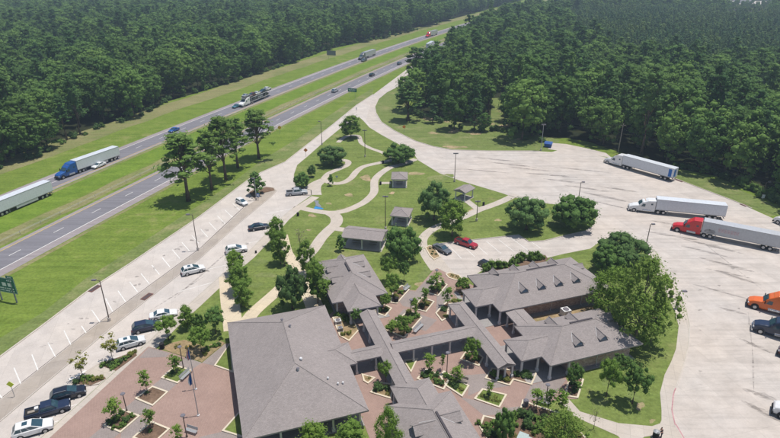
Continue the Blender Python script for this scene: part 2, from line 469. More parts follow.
islandright = [(363.3, 120.5), (369.7, 127.5), (381.3, 134.6), (393, 141), (404, 147), (413, 152), (418, 160), (440, 173.3), (460, 180.5), (502, 193), (515, 197.5), (548, 203.5), (580, 206.5), (592, 209.5), (596.5, 217),
               (594, 225), (586, 230.5), (560, 236.5), (544, 240.5), (529, 241.5), (518.5, 234.6), (480, 238.8), (434, 244), (433, 247), (441, 257), (451, 270), (459, 278.5), (471, 277), (485, 268.5),
               (548, 257.5), (562, 254), (590, 248.5), (600, 241), (612, 236), (630, 237), (648, 246), (657, 252), (664.6, 268), (677.4, 290), (687, 310), (690, 326), (688.5, 347), (684, 364), (678.7, 380), (673, 395), (671.5, 410), (675, 425), (685, 442), (703, 480), (710, 560)]
island = px(islandright, LZ) + px([(300, 640), (-60, 640)], LZ) + px(islandleft[::-1], LZ)
mb = MB(); mb.prism(island, 0, LZ, M_lawn, M_kerb); struct('lawn', mb)
# kerbs round the island and along the outer edges
mb = MB()
for seg in (islandleft[::-1], islandright):
    mb.wall(px(seg, LZ), .18, 0.01, LZ + .02, M_kerb)
mb.wall(px(carleft[1:]), .3, 0, .13, M_kerb)
mb.wall(px([(402, 84.6), (386.4, 92.7), (378.7, 99), (375, 106.8), (376, 113), (381.3, 122), (394, 130.5), (414.6, 140.8), (433, 146.5), (452, 150), (490, 151), (534, 151), (540, 151.5)]), .3, 0, .13, M_kerb)
mb.wall(px([(672, 177.5), (734, 201), (752, 208.5)]), .25, 0, .13, M_kerb)
struct('kerb', mb)
mb = MB(); mb.wall(px([(675.8, 388), (674.5, 391), (673.3, 395), (671.8, 410), (675.2, 425)], .14), .16, 0, LZ + .03, M_pink)
mb.strip(px([(672.5, 424), (678, 442), (694, 485)], .15), px([(676.5, 424), (687, 442), (706, 485)], .15), LZ + .012, M_pink); struct('red_kerb', mb)
# median of the car park with its mulch nose
med = [(-60, 446), (0, 400), (95, 326), (200, 249), (229, 222), (244.6, 207.3), (255, 200.5), (249, 194.5), (248.5, 192), (252, 190), (266.4, 186.6), (274, 187.6), (276.4, 190.6), (271.5, 196), (241.4, 221), (200, 258), (113, 326), (0, 421), (-60, 470)]
mb = MB(); mb.prism(px(med, .12), 0, .12, M_median, M_kerb)
mb.wall(px(med, .12), .16, .0, .135, M_kerb, True); struct('median_island', mb)
mb = MB(); mb.wall(px([(0, 421), (113, 326), (200, 258), (241.4, 221), (271.5, 196), (276.6, 190.8)]), .22, 0, .019, M_bronze); mb.wall(px([(0, 399.5), (95, 325.5), (200, 248.5), (244, 207)]), .2, 0, .019, M_bronze); struct('gutter_stain', mb)

# stall stripes
mb = MB()
def stripe(a, b, w=.16, z=.022, m=None):
    A, B = G(*a), G(*b); mb.wall([A[:2], B[:2]], w, z - .004, z, m or M_white)
for a, b in [((14, 342.7 + 25), (21.3, 385)), ((32, 354.7), (38.5, 371.4)), ((48, 342.7), (55.7, 357.3)), ((64, 330.6), (71.5, 346)), ((81.5, 326), (86.7, 333.7)), ((91.8, 310), (100, 322)), ((105.6, 298.5), (112.8, 311.8)),
             ((118, 290.8), (125.6, 301.8)), ((129.7, 282), (137.7, 292)), ((141, 273.6), (149.2, 283.6)), ((151.8, 265), (159.5, 274.6)), ((162, 257.4), (170, 267)), ((172.3, 249.7), (180, 258.7)),
             ((182, 242.5), (189.5, 251)), ((191.7, 235.4), (198.7, 243.5)), ((200.6, 229), (207.7, 237)), ((209, 222.3), (216.4, 230.3)), ((217.5, 216), (225, 223.7)), ((225, 210), (232.5, 217.3)), ((232.8, 203.5), (240, 210.5)), ((-2, 393), (3, 399)), ((0, 393), (3.2, 399))][:-1]:
    stripe(a, b)
for i in range(7):   # the small front lot
    stripe((448.3 + i * 12.6, 245.2 - i * 1.4), (461.5 + i * 13.2, 258.5 - i * 1.7), .12)
stripe((-40, 520), (0, 488)); 
# crosswalk by the planting beds and slanted stalls on the plaza side
for i in range(3):
    stripe((70 + i * 6.6, 378 - i * 3.3), (76 + i * 6.6, 380.2 - i * 3.3), .7)
stripe((88, 374.5), (95, 369.5), .9, .15, M_signk); stripe((76, 378.5), (90, 371), .6, .024)
for (a, b) in (((98, 398), (55, 411)), ((75, 416), (28, 430)), ((137, 352), (97, 362)), ((165, 328), (118, 343)), ((218, 281), (178, 292)), ((240, 262), (205, 270)), ((262, 240), (232, 247)), ((280, 222), (252, 229)), ((300, 207), (266, 214))):
    stripe(a, b, .12)
struct('parking_markings', mb)
# drain grates
for i, (a, b) in enumerate((((89.5, 292), (99.5, 285.5)), ((142.5, 300.5), (151.5, 294)), ((676, 179.3), (683, 182)), ((741, 204), (747, 206.5)))):
    A, B = G(*a), G(*b); c = ((A[0] + B[0]) / 2, (A[1] + B[1]) / 2, 0.02); r = math.atan2(B[1] - A[1], B[0] - A[0]); L = math.hypot(B[0] - A[0], B[1] - A[1])
    z0 = .02 if i != 1 else .12
    m = MB(); m.box((0, 0, .03), (L, 1.2, .06), M_grate); m.box((0, 0, .065), (L - .3, .8, .01), M_ridge)
    for k in range(7): m.box((-L / 2 + L * (k + .5) / 7, 0, .072), (.08, .8, .012), M_grate)
    o = m.build('storm_drain'); o.location = (c[0], c[1], z0); o.rotation_euler = (0, 0, r)
    tag(o, ['rusty red drain inlet on the left kerb of the car park', 'rusty red drain inlet on the median strip of the car park', 'dark drain inlet at the kerb behind the white trailer with blue panel', 'dark drain inlet at the grass corner near the dirt patch right'][i], 'drain')
# skid marks and dark streaks on the truck park
M_skid = mat_concrete('tyre_marks', (.33, .30, .28), .25, R(-14), 0, .25)
M_skid2 = mat_concrete('tyre_marks_light', (.365, .338, .325), .2, R(-14), 0, .2)
soften(M_skid, R(-14), .40, .72); soften(M_skid2, R(-14), .40, .85)
mb = MB()
def streak(a, b, w, z=.0165, mm=None):
    A, B = G(*a), G(*b); n = 9; L = []; Rr = []
    dx, dy = B[0] - A[0], B[1] - A[1]; l = math.hypot(dx, dy); nx, ny = -dy / l, dx / l
    for i in range(n):
        t = i / (n - 1); ww = w * math.sin(math.pi * min(max(t, .03), .97)) ** .7 * random.uniform(.6, 1.15) / 2; o = random.uniform(-.12, .12) * w
        x, y = A[0] + dx * t + nx * o, A[1] + dy * t + ny * o
        L.append((x + nx * ww, y + ny * ww)); Rr.append((x - nx * ww, y - ny * ww))
    mb.strip(Rr, L, z, mm or M_skid)
for a, b, w in [((483, 158.5), (512, 160.5), .9), ((500, 163.5), (528, 166), 1.1), ((517, 168.3), (545, 170), 1.0), ((532, 174), (572, 176.2), 1.2), ((552, 180), (580, 182.5), 1.2), ((573, 186.5), (600, 190), 1.1),
                ((610, 188), (630, 190.5), 1.2), ((588, 193), (628, 202), 1.1), ((655, 233), (690, 238.5), 1.0), ((690, 240), (735, 252), 1.1), ((690, 247), (722, 256), .8), ((705, 258), (748, 271), 1.0), ((730, 274), (752, 283), .9),
                ((715, 270), (745, 277), .7), ((748, 340), (765, 352), .9), ((752, 390), (768, 399), 1.0), ((750, 402), (775, 421), .9), ((725, 308), (738, 313), .6), ((470, 170), (505, 172), .7), ((560, 168), (600, 171), .8), ((600, 202), (640, 212), .7), ((660, 222), (668, 223.5), .8), ((700, 285), (738, 297), .6)]:
    a = (a[0] - 9, a[1] - 1.3); b = (b[0] + 9, b[1] + 1.6)
    streak(a, b, w * 1.6, .0162, M_skid2); streak((a[0] + 3, a[1] + .4), (b[0] - 4, b[1] - .5), w * .75, .0205)
for a, b, w in [((748, 312), (752, 345), .35), ((752, 345), (754, 392), .3), ((700, 240), (765, 292), .3), ((432, 160), (456, 153.5), .25)]:
    streak(a, b, w, .0162, M_skid2)
for a, b, w in [((128, 300), (180, 272), .5), ((150, 311), (205, 276), .5), ((175, 298), (230, 250), .6), ((70, 352), (20, 395), .5)]:
    streak(a, b, w, .0205, M_skid2)
struct('tyre_marks', mb)
# grass corners beside the big building, dry and bare patches in the lawns
def blotch(cx, cy, rx, ry, z, m, seed):
    rr = random.Random(seed); X, Y, _ = G(cx, cy, z); k = ppm((cx, cy)); n = 18; pts = []
    ph = [rr.uniform(0, 6.28) for _ in range(3)]
    for i in range(n):
        t = 2 * math.pi * i / n; f = 1 + .22 * math.sin(2 * t + ph[0]) + .16 * math.sin(3 * t + ph[1]) + .1 * math.sin(5 * t + ph[2])
        x = cx + rx * f * math.cos(t); y = cy + ry * f * math.sin(t); pts.append(G(x, y, z)[:2])
    return pts
M_oil = soften(mat_concrete('oil_stain', (.25, .23, .22), .25, R(-14), 0, 0), 0, .42, .80)
mb = MB(); rr = random.Random(17)
for k in range(46):      # drips where engines stand
    if k < 24: f = rr.uniform(0, 1); cx, cy = 30 + f * 205 + rr.uniform(-4, 4), 356 - f * 146 + rr.uniform(-5, 5)
    elif k < 34: f = rr.uniform(0, 1); cx, cy = 60 + f * 200 + rr.uniform(-8, 8), 405 - f * 175 + rr.uniform(-6, 6)
    else: cx, cy = rr.uniform(600, 775), rr.uniform(225, 420); cx = max(cx, 700 if cy > 270 else 600)
    mb.sheet(blotch(cx, cy, rr.uniform(1, 2.6), rr.uniform(.5, 1.2), 0, None, 300 + k), .0215 + .0002 * k, M_oil)
struct('oil_stains', mb)


# ------------------------------------------------------------------ walks
mb = MB()
def path(pts, w, z=LZ + .02, k=6, m=None):
    c = spline(px(pts, LZ), k)
    ws = w if hasattr(w, '__len__') else (w, w)
    n = len(c); L = []; Rr = []
    a = offset(c, 1.0)
    for i in range(n):
        ww = (ws[0] + (ws[1] - ws[0]) * i / (n - 1)) / 2
        dx, dy = a[i][0] - c[i][0], a[i][1] - c[i][1]; l = math.hypot(dx, dy) or 1
        L.append((c[i][0] + dx / l * ww, c[i][1] + dy / l * ww)); Rr.append((c[i][0] - dx / l * ww, c[i][1] - dy / l * ww))
    mb.strip(Rr, L, z, m or M_walk)
path([(311, 195), (314, 186), (323.6, 179.5)], (6, 2.6)); path([(323.6, 179), (329, 173.3), (339, 169), (346.7, 165.4), (348.3, 162), (344, 160.2), (338, 160.6)], 2.0, LZ + .024)
path([(322, 179), (331.3, 183), (341.5, 183), (350.5, 178.5), (357, 171), (364.6, 166.3), (378.7, 163), (393, 160)], 2.1, LZ + .028)
path([(296, 206), (308, 209.5), (328.5, 212.7), (344, 211), (358, 205.5), (367, 200), (374, 192), (374.5, 181), (380, 174), (390, 167.5), (401, 164.5), (416, 159)], 2.3, LZ + .02)
path([(330, 212.6), (336, 217), (336, 223.5), (328, 231), (321, 238.5), (313, 250), (300, 264)], (3.2, 2.6), LZ + .026)
path([(333, 228.3), (345, 230)], 2.2, LZ + .03)
path([(338, 142.5), (346, 136.6), (358, 135.8), (361.5, 143), (370, 148), (381, 152), (392, 157)], 1.7)
path([(464, 198.6), (471, 204), (478.5, 209.8)], 1.9, LZ + .026); path([(516, 194.5), (501.5, 201.5), (490, 206), (478.5, 210), (465.6, 216), (450, 222), (433, 229), (423.5, 237.5), (422.6, 246), (427, 257), (436, 270)], 2.3, LZ + .02)
path([(380.5, 183), (391, 183)], 1.6, LZ + .026)
path([(283, 235), (287.4, 253), (294, 263), (301, 275), (306, 287), (310.5, 297), (316, 310)], (2.2, 3.4), LZ + .03, m=M_cream)
path([(300, 262), (290, 277), (278.5, 290), (254, 312), (245, 325)], 2.6, LZ + .033, m=M_cream)
path([(227.5, 276), (229, 295), (231, 310), (233.6, 330)], 3.4, LZ + .02, m=M_cream)
edge = px([(311.5, 196), (291.5, 209), (280, 218.5), (265, 234.6), (244, 256), (222, 274), (190, 303), (165, 325), (150, 340), (142, 347)], LZ)
mb.strip(offset(edge, .12), offset(edge, 2.5), LZ + .016, M_walk)
mb.strip(px([(613, 236.5), (630, 237.4), (647.6, 246.4), (656.5, 252.4), (664, 268.3), (676.8, 290.3), (686.3, 310.2), (689.3, 326), (687.8, 347), (683.3, 364), (678, 380), (672.3, 395), (670.8, 410), (674.3, 425), (684.3, 442), (702, 482)], LZ),
         px([(613, 239), (630, 240), (643, 249.5), (650, 257), (657, 274), (666, 293), (674, 310), (678.7, 326), (676, 349), (671, 362), (664.6, 374.7), (660, 392.7), (661.5, 410), (661.5, 424), (660, 442), (672, 482)], LZ), LZ + .02, M_walk)
mb.sheet(px([(662.5, 418), (660, 423.5), (652, 426.2), (618.5, 423.2), (580, 411.5), (566, 396), (560, 402), (573, 416), (600, 428), (618, 436), (623, 442), (640, 441), (644, 437), (650, 436), (656, 442), (664, 442)], LZ), LZ + .024, M_walk)
mb.sheet(px([(150, 341), (142, 348), (99, 386), (40, 439), (0, 476), (10, 484), (50, 438), (148.5, 346.5)], LZ), LZ + .021, M_walk)
mb.sheet(px([(436, 268), (430, 262), (424, 252), (433, 247), (441, 257), (451, 270), (459, 279), (450, 276), (444, 272)], LZ), LZ + .012, M_walk)
# bulb-outs of the planting beds
mb.prism(px([(110, 375), (99, 384), (70, 388.5), (71, 381), (98, 363.5), (136, 351), (142, 348.5)], LZ), 0, LZ + .026, M_walk)
struct('footpath', mb)

# ------------------------------------------------------------------ plazas
PZ = LZ + .04
mb = MB()
mb.prism(px([(148.5, 346.5), (170.5, 352.4), (202, 362.7), (225, 343.5), (236, 343), (262, 470), (230, 560), (-30, 520), (49.5, 438)], PZ), 0, PZ, M_brick, M_ledge)
mb.prism(px([(433, 270.5), (415.5, 290.5), (409.8, 289.8), (396, 303), (386, 300), (340, 306), (325, 318), (372, 445), (400, 520), (500, 520), (522, 445), (523, 405), (566, 399), (577, 399), (566, 378), (560, 366), (600, 332), (585, 300), (505, 300), (475, 286), (459, 280), (447, 273), (437, 268)], PZ), 0, PZ, M_brick, M_ledge)
struct('brick_plaza', mb)
mb = MB()
def band(pts, dz=.005): mb.sheet(px(pts, PZ), PZ + dz, M_gray)
band([(60, 462), (104, 425.6), (136, 398.7), (162, 378), (174, 367.5), (186, 357.5), (202, 362.7), (190.4, 370.4), (177.6, 383.2), (152.7, 405.7), (120.6, 432.3), (85, 462)])
band([(202, 362.9), (225, 344), (234, 346), (234, 352), (215.5, 366)], .009); band([(121, 432.5), (139, 416.5), (152, 422), (133.5, 438), (120, 450)], .009)
band([(148.5, 347.5), (170, 353.2), (166, 357), (139, 358)], .009); band([(200, 437), (223, 431.5), (240, 437), (240, 460), (180, 455)], .009)
band([(399, 301), (409.8, 290.5), (415.5, 291.5), (431, 275), (438, 280), (413, 308), (403, 306)]); band([(392, 322), (404, 309), (437, 320), (426, 331)], .009)
band([(437, 296.3), (447, 285), (451, 299), (436, 312)], .013)
band([(452, 376.5), (486, 373.5), (486, 379), (509, 386), (482.6, 389.6), (468, 396), (468.5, 386)], .005); band([(461, 397.5), (474.5, 400), (499, 408.8), (521.5, 406.2), (519, 413), (484, 415.5)], .009)
band([(531, 385), (560, 377), (566, 380), (552, 398), (524, 400)], .005)
struct('grey_paving', mb)
mb = MB(); mb.sheet(px([(531, 316), (545, 308), (588, 300), (600, 318), (560, 330), (535, 332)], PZ), PZ + .006, M_mulchtan); struct('gravel_yard', mb)
mb = MB()
for i, (cx, cy, rx, ry) in enumerate([(366, 178, 6, 2.6), (329, 203.5, 2.4, 1.1), (312, 215.5, 4, 1.6), (309, 230, 2, 1), (416, 173.5, 7, 1.8), (392, 193, 3, 1.2), (349, 195, 5, 1.4), (473, 211, 4, 2.4), (498, 220, 3, 1.4), (640, 406, 4, 4), (652, 421, 3, 2), (419, 284, 4, 2)]):
    mb.sheet(blotch(cx, cy, rx, ry, LZ, None, i), LZ + .006, M_dirt)
for i, (cx, cy, rx, ry) in enumerate([(610, 380, 9, 5), (600, 402, 7, 5), (634, 398, 9, 6), (425, 275, 7, 7), (405, 285, 7, 4), (326, 247, 6, 4), (372, 250, 8, 4), (443, 205, 7, 7), (260, 262, 8, 3), (266, 275, 9, 3), (255, 285, 7, 3), (440, 178, 12, 4), (558, 222, 12, 6), (618, 338, 9, 5), (345, 210, 8, 3)]):
    mb.sheet(blotch(cx, cy, rx, ry, LZ, None, 50 + i), LZ + .0045, M_verge)
struct('bare_ground', mb)
mb = MB()
for i, (cx, cy, rx, ry) in enumerate([(428, 118, 6, 3), (454, 131, 6, 2), (447, 121, 3, 2), (474, 133, 8, 1.6), (433, 133, 5, 1.2), (455, 147, 14, 1.2), (520, 139, 5, 1), (505, 126, 5, 1.5), (491, 124, 4, 1.2)]):
    mb.sheet(blotch(cx, cy, rx, ry, 0, None, 100 + i), .009, M_dirt)
mb.sheet(px([(548, 149), (552, 143), (566, 144), (590, 149), (606, 153), (612, 158), (580, 152.5), (562, 151)]), .010, M_truck)
struct('bare_patches', mb)
# verge between highway and car park, and round the truck park
mb = MB()
mb.sheet(px([(0, 338), (42, 313), (85, 279), (128, 252), (196, 207), (232, 183), (262, 160), (300, 137), (330, 115), (356, 98), (373, 88), (373, 94), (356.7, 104.5), (333.6, 123.5), (305, 145.5), (284, 161.5), (259, 172.5), (248, 179.5), (200, 216), (128, 264.5), (90, 289), (42, 325.5), (0, 356.5), (-60, 402), (-60, 375)]), .008, M_verge)
mb.sheet(px([(374, 113), (380, 123), (394, 131.5), (414, 141.7), (433, 147.3), (452, 150.5), (534, 151.3), (553, 150), (560, 140), (545, 136), (511, 128), (509, 98), (492, 98), (490, 126), (460, 122), (425, 112), (410, 108), (404, 96), (403, 86), (387, 92.5), (378, 99)]), .008, M_verge)
mb.sheet(px([(672, 177.5), (734, 200.5), (770, 216), (790, 214), (759, 198), (716, 180), (680, 171)]), .008, M_verge)
struct('verge', mb)
# ------------------------------------------------------------------ buildings (all on one grid, axis GRID)
OX, OY = -27.823, 81.244
def UV(u, v):
    return (OX + u * math.cos(GRID) - v * math.sin(GRID), OY + u * math.sin(GRID) + v * math.cos(GRID))
PIT = .45
def roof(mb, x0, x1, y0, y1, ze, p=PIT, h0=True, h1=True, axis='x', th=.24, m=None, fascia=None):
    m = m or M_roof; fascia = fascia or M_fascia
    sw = (lambda a, b, z: (a, b, z)) if axis == 'x' else (lambda a, b, z: (b, a, z))
    a0, a1, b0, b1 = (x0, x1, y0, y1) if axis == 'x' else (y0, y1, x0, x1)
    hb = (b1 - b0) / 2; zr = ze + p * hb; bc = (b0 + b1) / 2
    r0 = a0 + hb if h0 else a0; r1 = a1 - hb if h1 else a1
    V = [sw(a0, b0, ze), sw(a1, b0, ze), sw(a1, b1, ze), sw(a0, b1, ze), sw(r0, bc, zr), sw(r1, bc, zr)]
    F = [(0, 1, 5, 4), (2, 3, 4, 5), (3, 0, 4), (1, 2, 5)]
    if axis != 'x': F = [f[::-1] for f in F]
    mb.add(V, F, m)
    W = V[:4] + [(q[0], q[1], ze - th) for q in V[:4]]
    F = [(0, 4, 5, 1), (1, 5, 6, 2), (2, 6, 7, 3), (3, 7, 4, 0), (4, 7, 6, 5)]
    if axis != 'x': F = [f[::-1] for f in F]
    mb.add(W, F, fascia)
    # ridge and hip caps
    rc = .07
    mb.tube([V[4], V[5]], rc, m, 6)
    for a, b, hh in ((0, 4, h0), (3, 4, h0), (1, 5, h1), (2, 5, h1)):
        if hh: mb.tube([V[a], V[b]], rc, m, 6)
    return zr, r0, r1
def dormer(root, x, y, z, ang, w=.64, h=.92, flash=True, p=PIT):
    """louvred gable dormer whose face looks along -y turned by ang; (x, y, z) on the roof at the face"""
    ca, sa = math.cos(ang), math.sin(ang)
    T = lambda a, b, c: (x + a * ca - b * sa, y + a * sa + b * ca, z + c)
    k = h * .42; e = .2; b = (h + .05) / p; kb = (k - .08) / p; f = -.28
    mb = MB(); W = w + e; ke = k - .1
    for s in (1, -1):
        V = [T(0, f, h + .05), T(s * W, f, ke), T(s * W, ke / p + .1, ke), T(0, b, h + .05), T(0, f, h - .06), T(s * W, f, ke - .12), T(s * W, ke / p + .1, ke - .12)]
        F = [(0, 1, 2, 3), (4, 5, 1, 0), (1, 5, 6, 2)]
        mb.add(V, F if s > 0 else [q[::-1] for q in F], M_roof)
        V = [T(s * w, 0, -.15), T(s * w, 0, k), T(s * w, k / p, k), T(s * w, k / p, k - .3)]
        mb.add(V, [(0, 1, 2, 3)] if s < 0 else [(3, 2, 1, 0)], M_fascia)
        mb.add([T(0, f, h - .06), T(s * W, f, ke - .12), T(s * W, .0, ke - .12), T(0, 0, h - .06)], [(0, 3, 2, 1)] if s > 0 else [(0, 1, 2, 3)], M_fascia)
    mb.tube([T(0, f, h + .06), T(0, b, h + .06)], .07, M_roof, 6)
    if flash: mb.tube([T(-W + .02, kb, k - .04), T(-.03, b + .05, h + .09)], .035, M_trim, 5)
    d = mb.build('dormer', root)
    lv = MB(); lv.add([T(-w, 0, -.2), T(w, 0, -.2), T(w, 0, k), T(0, 0, h - .04), T(-w, 0, k)], [(0, 1, 2, 3, 4)], M_louver)
    n = 6
    for i in range(n):
        zz = .12 + i * (h - .35) / n; ww = (w - .1) if zz < k - .05 else max(.06, (w - .1) * (1 - (zz - k + .05) / (h - k)))
        lv.add([T(-ww, -.05, zz), T(ww, -.05, zz), T(ww, -.005, zz + .1), T(-ww, -.005, zz + .1)], [(0, 1, 2, 3)], M_louver)
    lv.add([T(-w - .03, -.05, -.2), T(w + .03, -.05, -.2), T(w + .03, -.05, .05), T(-w - .03, -.05, .05)], [(0, 1, 2, 3)], M_trim)
    lv.build('louver', d)
    return d
def columns(root, pts, z0, z1, s=.34, m=None):
    for x, y in pts:
        mb = MB(); mb.box((x, y, (z0 + z1) / 2), (s * .8, s * .8, z1 - z0), m or M_trim); mb.box((x, y, z0 + .25), (s * 1.35, s * 1.35, .5), m or M_trim); mb.box((x, y, z1 - .12), (s * 1.2, s * 1.2, .2), m or M_trim)
        mb.build('column', root)
def block(root, x0, x1, y0, y1, z0, z1, m=None, name='wall'):
    mb = MB(); c = ((x0 + x1) / 2, (y0 + y1) / 2, (z0 + z1) / 2); mb.box(c, (x1 - x0, y1 - y0, z1 - z0), m or M_wallb)
    return mb.build(name, root)
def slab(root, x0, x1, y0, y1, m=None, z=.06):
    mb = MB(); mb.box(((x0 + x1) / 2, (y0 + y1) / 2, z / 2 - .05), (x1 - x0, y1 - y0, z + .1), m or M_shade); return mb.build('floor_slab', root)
def downspout(root, x, y, z1):
    mb = MB(); mb.tube([(x, y, .05), (x, y, z1)], .06, M_trim, 6); mb.tube([(x, y, .1), (x, y - .35, .04)], .06, M_trim, 6); mb.build('downspout', root)
def vent_pipe(root, x, y, z, dark=False, r=.16):
    mb = MB(); mb.tube([(x, y, z - .2), (x, y, z + .3)], [r, r], M_trim, 8); mb.tube([(x, y, z + .3), (x, y, z + .42)], [r * 1.9, r * 1.3], M_head if dark else M_trim, 8); mb.build('vent_pipe', root)
def rvent(root, a, b, z, off):
    """dark ridge vent on one side of a ridge (a, b: ends)"""
    mb = MB(); dx, dy = b[0] - a[0], b[1] - a[1]; l = math.hypot(dx, dy); nx, ny = -dy / l * off, dx / l * off
    mb.box(((a[0] + b[0]) / 2 + nx, (a[1] + b[1]) / 2 + ny, z + .03), (l, .3, .16), M_ridge, math.atan2(dy, dx)); mb.build('ridge_vent', root)

EZ = 3.3 - PZ       # eave height above the plaza, in building coordinates
def bld(name, label, u, v, cat='building'):
    X, Y = UV(u, v); return thing(name, label, cat, (X, Y, PZ), GRID)

# B1 the big welcome hall
b = bld('welcome_hall', 'largest building, wide plain hip roof with vent pipes beside the left brick plaza', 0, -27.6)
W_, D_ = 17.0, 27.6
mb = MB(); zr, r0, r1 = roof(mb, 0, W_, 0, D_, EZ, axis='y'); mb.build('roof', b)
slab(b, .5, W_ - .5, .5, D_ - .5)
block(b, 1.6, W_ - 1.3, 4.2, D_ - 1.2, .06, EZ - .2)
columns(b, [(1.2, .9), (4.9, .9), (8.5, .9), (12.1, .9), (15.9, .9), (15.9, 4.0)], .06, EZ - .24)
for k, (x0, x1) in enumerate(((3.0, 5.0), (6.0, 8.0), (9.2, 11.2), (12.4, 14.4))):
    mb = MB(); mb.box(((x0 + x1) / 2, 4.19, 1.5), (x1 - x0, .08, 2.4), M_glass); f = mb.build('window', b)
    mb = MB()
    for xx in (x0, (x0 + x1) / 2, x1): mb.box((xx, 4.13, 1.5), (.09, .1, 2.45), M_trim)
    for zz in (.3, 2.7): mb.box(((x0 + x1) / 2, 4.12, zz), (x1 - x0 + .1, .08, .09), M_trim)
    mb.build('frame', f)
def rz1(x, y): return EZ + PIT * min(x, W_ - x, y, D_ - y)
def w2l(px_, py_, u, v, z):
    X, Y, _ = G(px_, py_, z); dx, dy = X - OX, Y - OY
    return (dx * math.cos(GRID) + dy * math.sin(GRID) - u, -dx * math.sin(GRID) + dy * math.cos(GRID) - v)
for i, (a, c) in enumerate([(282, 321), (290, 327), (301, 360), (298, 370), (328, 379.5), (338, 384.8), (343, 384)]):
    z = 6.5
    for _k in range(6): q = w2l(a, c, 0, -27.6, z); z = rz1(*q) + PZ
    vent_pipe(b, q[0], q[1], z - PZ, i in (0, 1, 3), .09 if i in (4, 5, 6) else .13)
# small gable where the covered walk meets the hall
mb = MB(); roof(mb, 12.5, W_ + 1.2, 10.2, 15.8, EZ - .02, h0=False, h1=True); mb.build('porch_roof', b)

# B2 upper restroom building with four gablets
b = bld('restroom_block', 'hip roofed brick building with four louvred gablets below the picnic pavilion', 18.4, .2)
w_, d_ = 10.6, 16.2
mb = MB(); zr, r0, r1 = roof(mb, 0, w_, 0, d_, EZ, axis='y'); mb.build('roof', b)
mb = MB(); roof(mb, 2.0, 8.2, -3.5, 4.2, EZ - .01, h0=True, h1=False, axis='y'); mb.build('porch_roof', b)
slab(b, .6, w_ - .6, -3.0, d_ - .6); block(b, 1.1, w_ - 1.1, 1.2, d_ - 1.1, .06, EZ - .2)
columns(b, [(2.6, -3.0), (7.6, -3.0), (1.0, .6), (9.6, .6)], .06, EZ - .24)
rvent(b, (w_ / 2, r0 + 1.0), (w_ / 2, r1 - 1.2), zr, -.28 + .56)
for yy in (6.0, 10.2):
    dormer(b, 1.6, yy, EZ + PIT * 1.6, R(-90)); dormer(b, w_ - 1.9, yy, EZ + PIT * 1.9, R(90))
dormer(b, w_ / 2, d_ - 2.0, EZ + PIT * 2.0, R(180))

# B3 long building beside the small parking lot
U3, V3 = 45.8, -11.9
b = bld('long_restroom_block', 'longest right building with a row of four gablets beside the small parking lot', U3, V3)
w_, d_ = 23.8, 13.3
mb = MB(); zr, r0, r1 = roof(mb, 0, w_, 0, d_, EZ); mb.build('roof', b)
mb = MB(); roof(mb, -3.4, 5.0, 2.75, 8.75, EZ - .01, h0=True, h1=False); mb.build('porch_roof', b)
slab(b, -3.0, w_ - .7, .5, d_ - .6)
block(b, 3.4, w_ - 1.2, 1.5, d_ - 1.2, .06, EZ - .2); block(b, .9, 3.4, 5.5, d_ - 1.2, .06, EZ - .2)
columns(b, [(-3.0, 3.2), (-3.0, 8.3), (-.2, 3.2), (.4, .5), (3.6, .5)], .06, EZ - .24)
downspout(b, 11.6, 1.4, EZ - .2); downspout(b, 18.2, 1.4, EZ - .2); downspout(b, 4.0, 1.4, EZ - .2)
rvent(b, (r0 + 2.5, d_ / 2), (r1 - 1.5, d_ / 2), zr, .28)
for xx in (6.4, 10.1, 13.8, 17.6): dormer(b, xx, 2.7, EZ + PIT * 2.7, 0)
for xx in (4.2, 8.6, 13.0, 17.2): dormer(b, xx, d_ - 2.6, EZ + PIT * 2.6, R(180), .66, 1.0, False)
dormer(b, w_ - 1.6, d_ / 2 + 1.2, EZ + PIT * 1.6, R(90))

# B4 lower right building
U4, V4 = 46.0, -27.45
b = bld('vending_block', 'right hip roofed brick building with two front gablets beside the sloping lawn', U4, V4)
w_, d_ = 17.3, 10.9
mb = MB(); zr, r0, r1 = roof(mb, 0, w_, 0, d_, EZ); mb.build('roof', b)
mb = MB(); roof(mb, -3.6, 4.0, 2.4, 8.1, EZ - .01, h0=True, h1=False); mb.build('porch_roof', b)
slab(b, -3.2, w_ - .7, .4, d_ - .6)
block(b, 4.2, w_ - 1.2, 1.2, d_ - 1.1, .06, EZ - .2); block(b, 1.6, 4.2, 4.2, d_ - 1.1, .06, EZ - .2)
columns(b, [(-3.2, 2.8), (-.3, 2.8), (.5, .5), (-3.2, 7.7), (3.9, .6)], .06, EZ - .24)
downspout(b, 9.6, 1.1, EZ - .2)
rvent(b, (r0 + 1.6, d_ / 2), (r1 - .5, d_ / 2), zr, .28)
for xx in (6.4, 11.0): dormer(b, xx, 2.0, EZ + PIT * 2.0, 0)
for xx in (5.4, 9.4): dormer(b, xx, d_ - 2.0, EZ + PIT * 2.0, R(180), .66, 1.0, False)
dormer(b, w_ - 1.6, d_ / 2 + 1.4, EZ + PIT * 1.6, R(90), .7, 1.2)
bx = bld('link_roof', 'small low roof linking the long right building to the brick building in front', 46.9, -17.6)
mb = MB(); roof(mb, 0, 3.6, 0, 5.6, EZ - .35, .1, False, False, 'y'); mb.build('roof', bx)
columns(bx, [(.3, 5.2), (3.3, 5.2), (.3, 3.0), (3.3, 3.0)], 0, EZ - .55, .28); tag(bx, cat='covered walk')

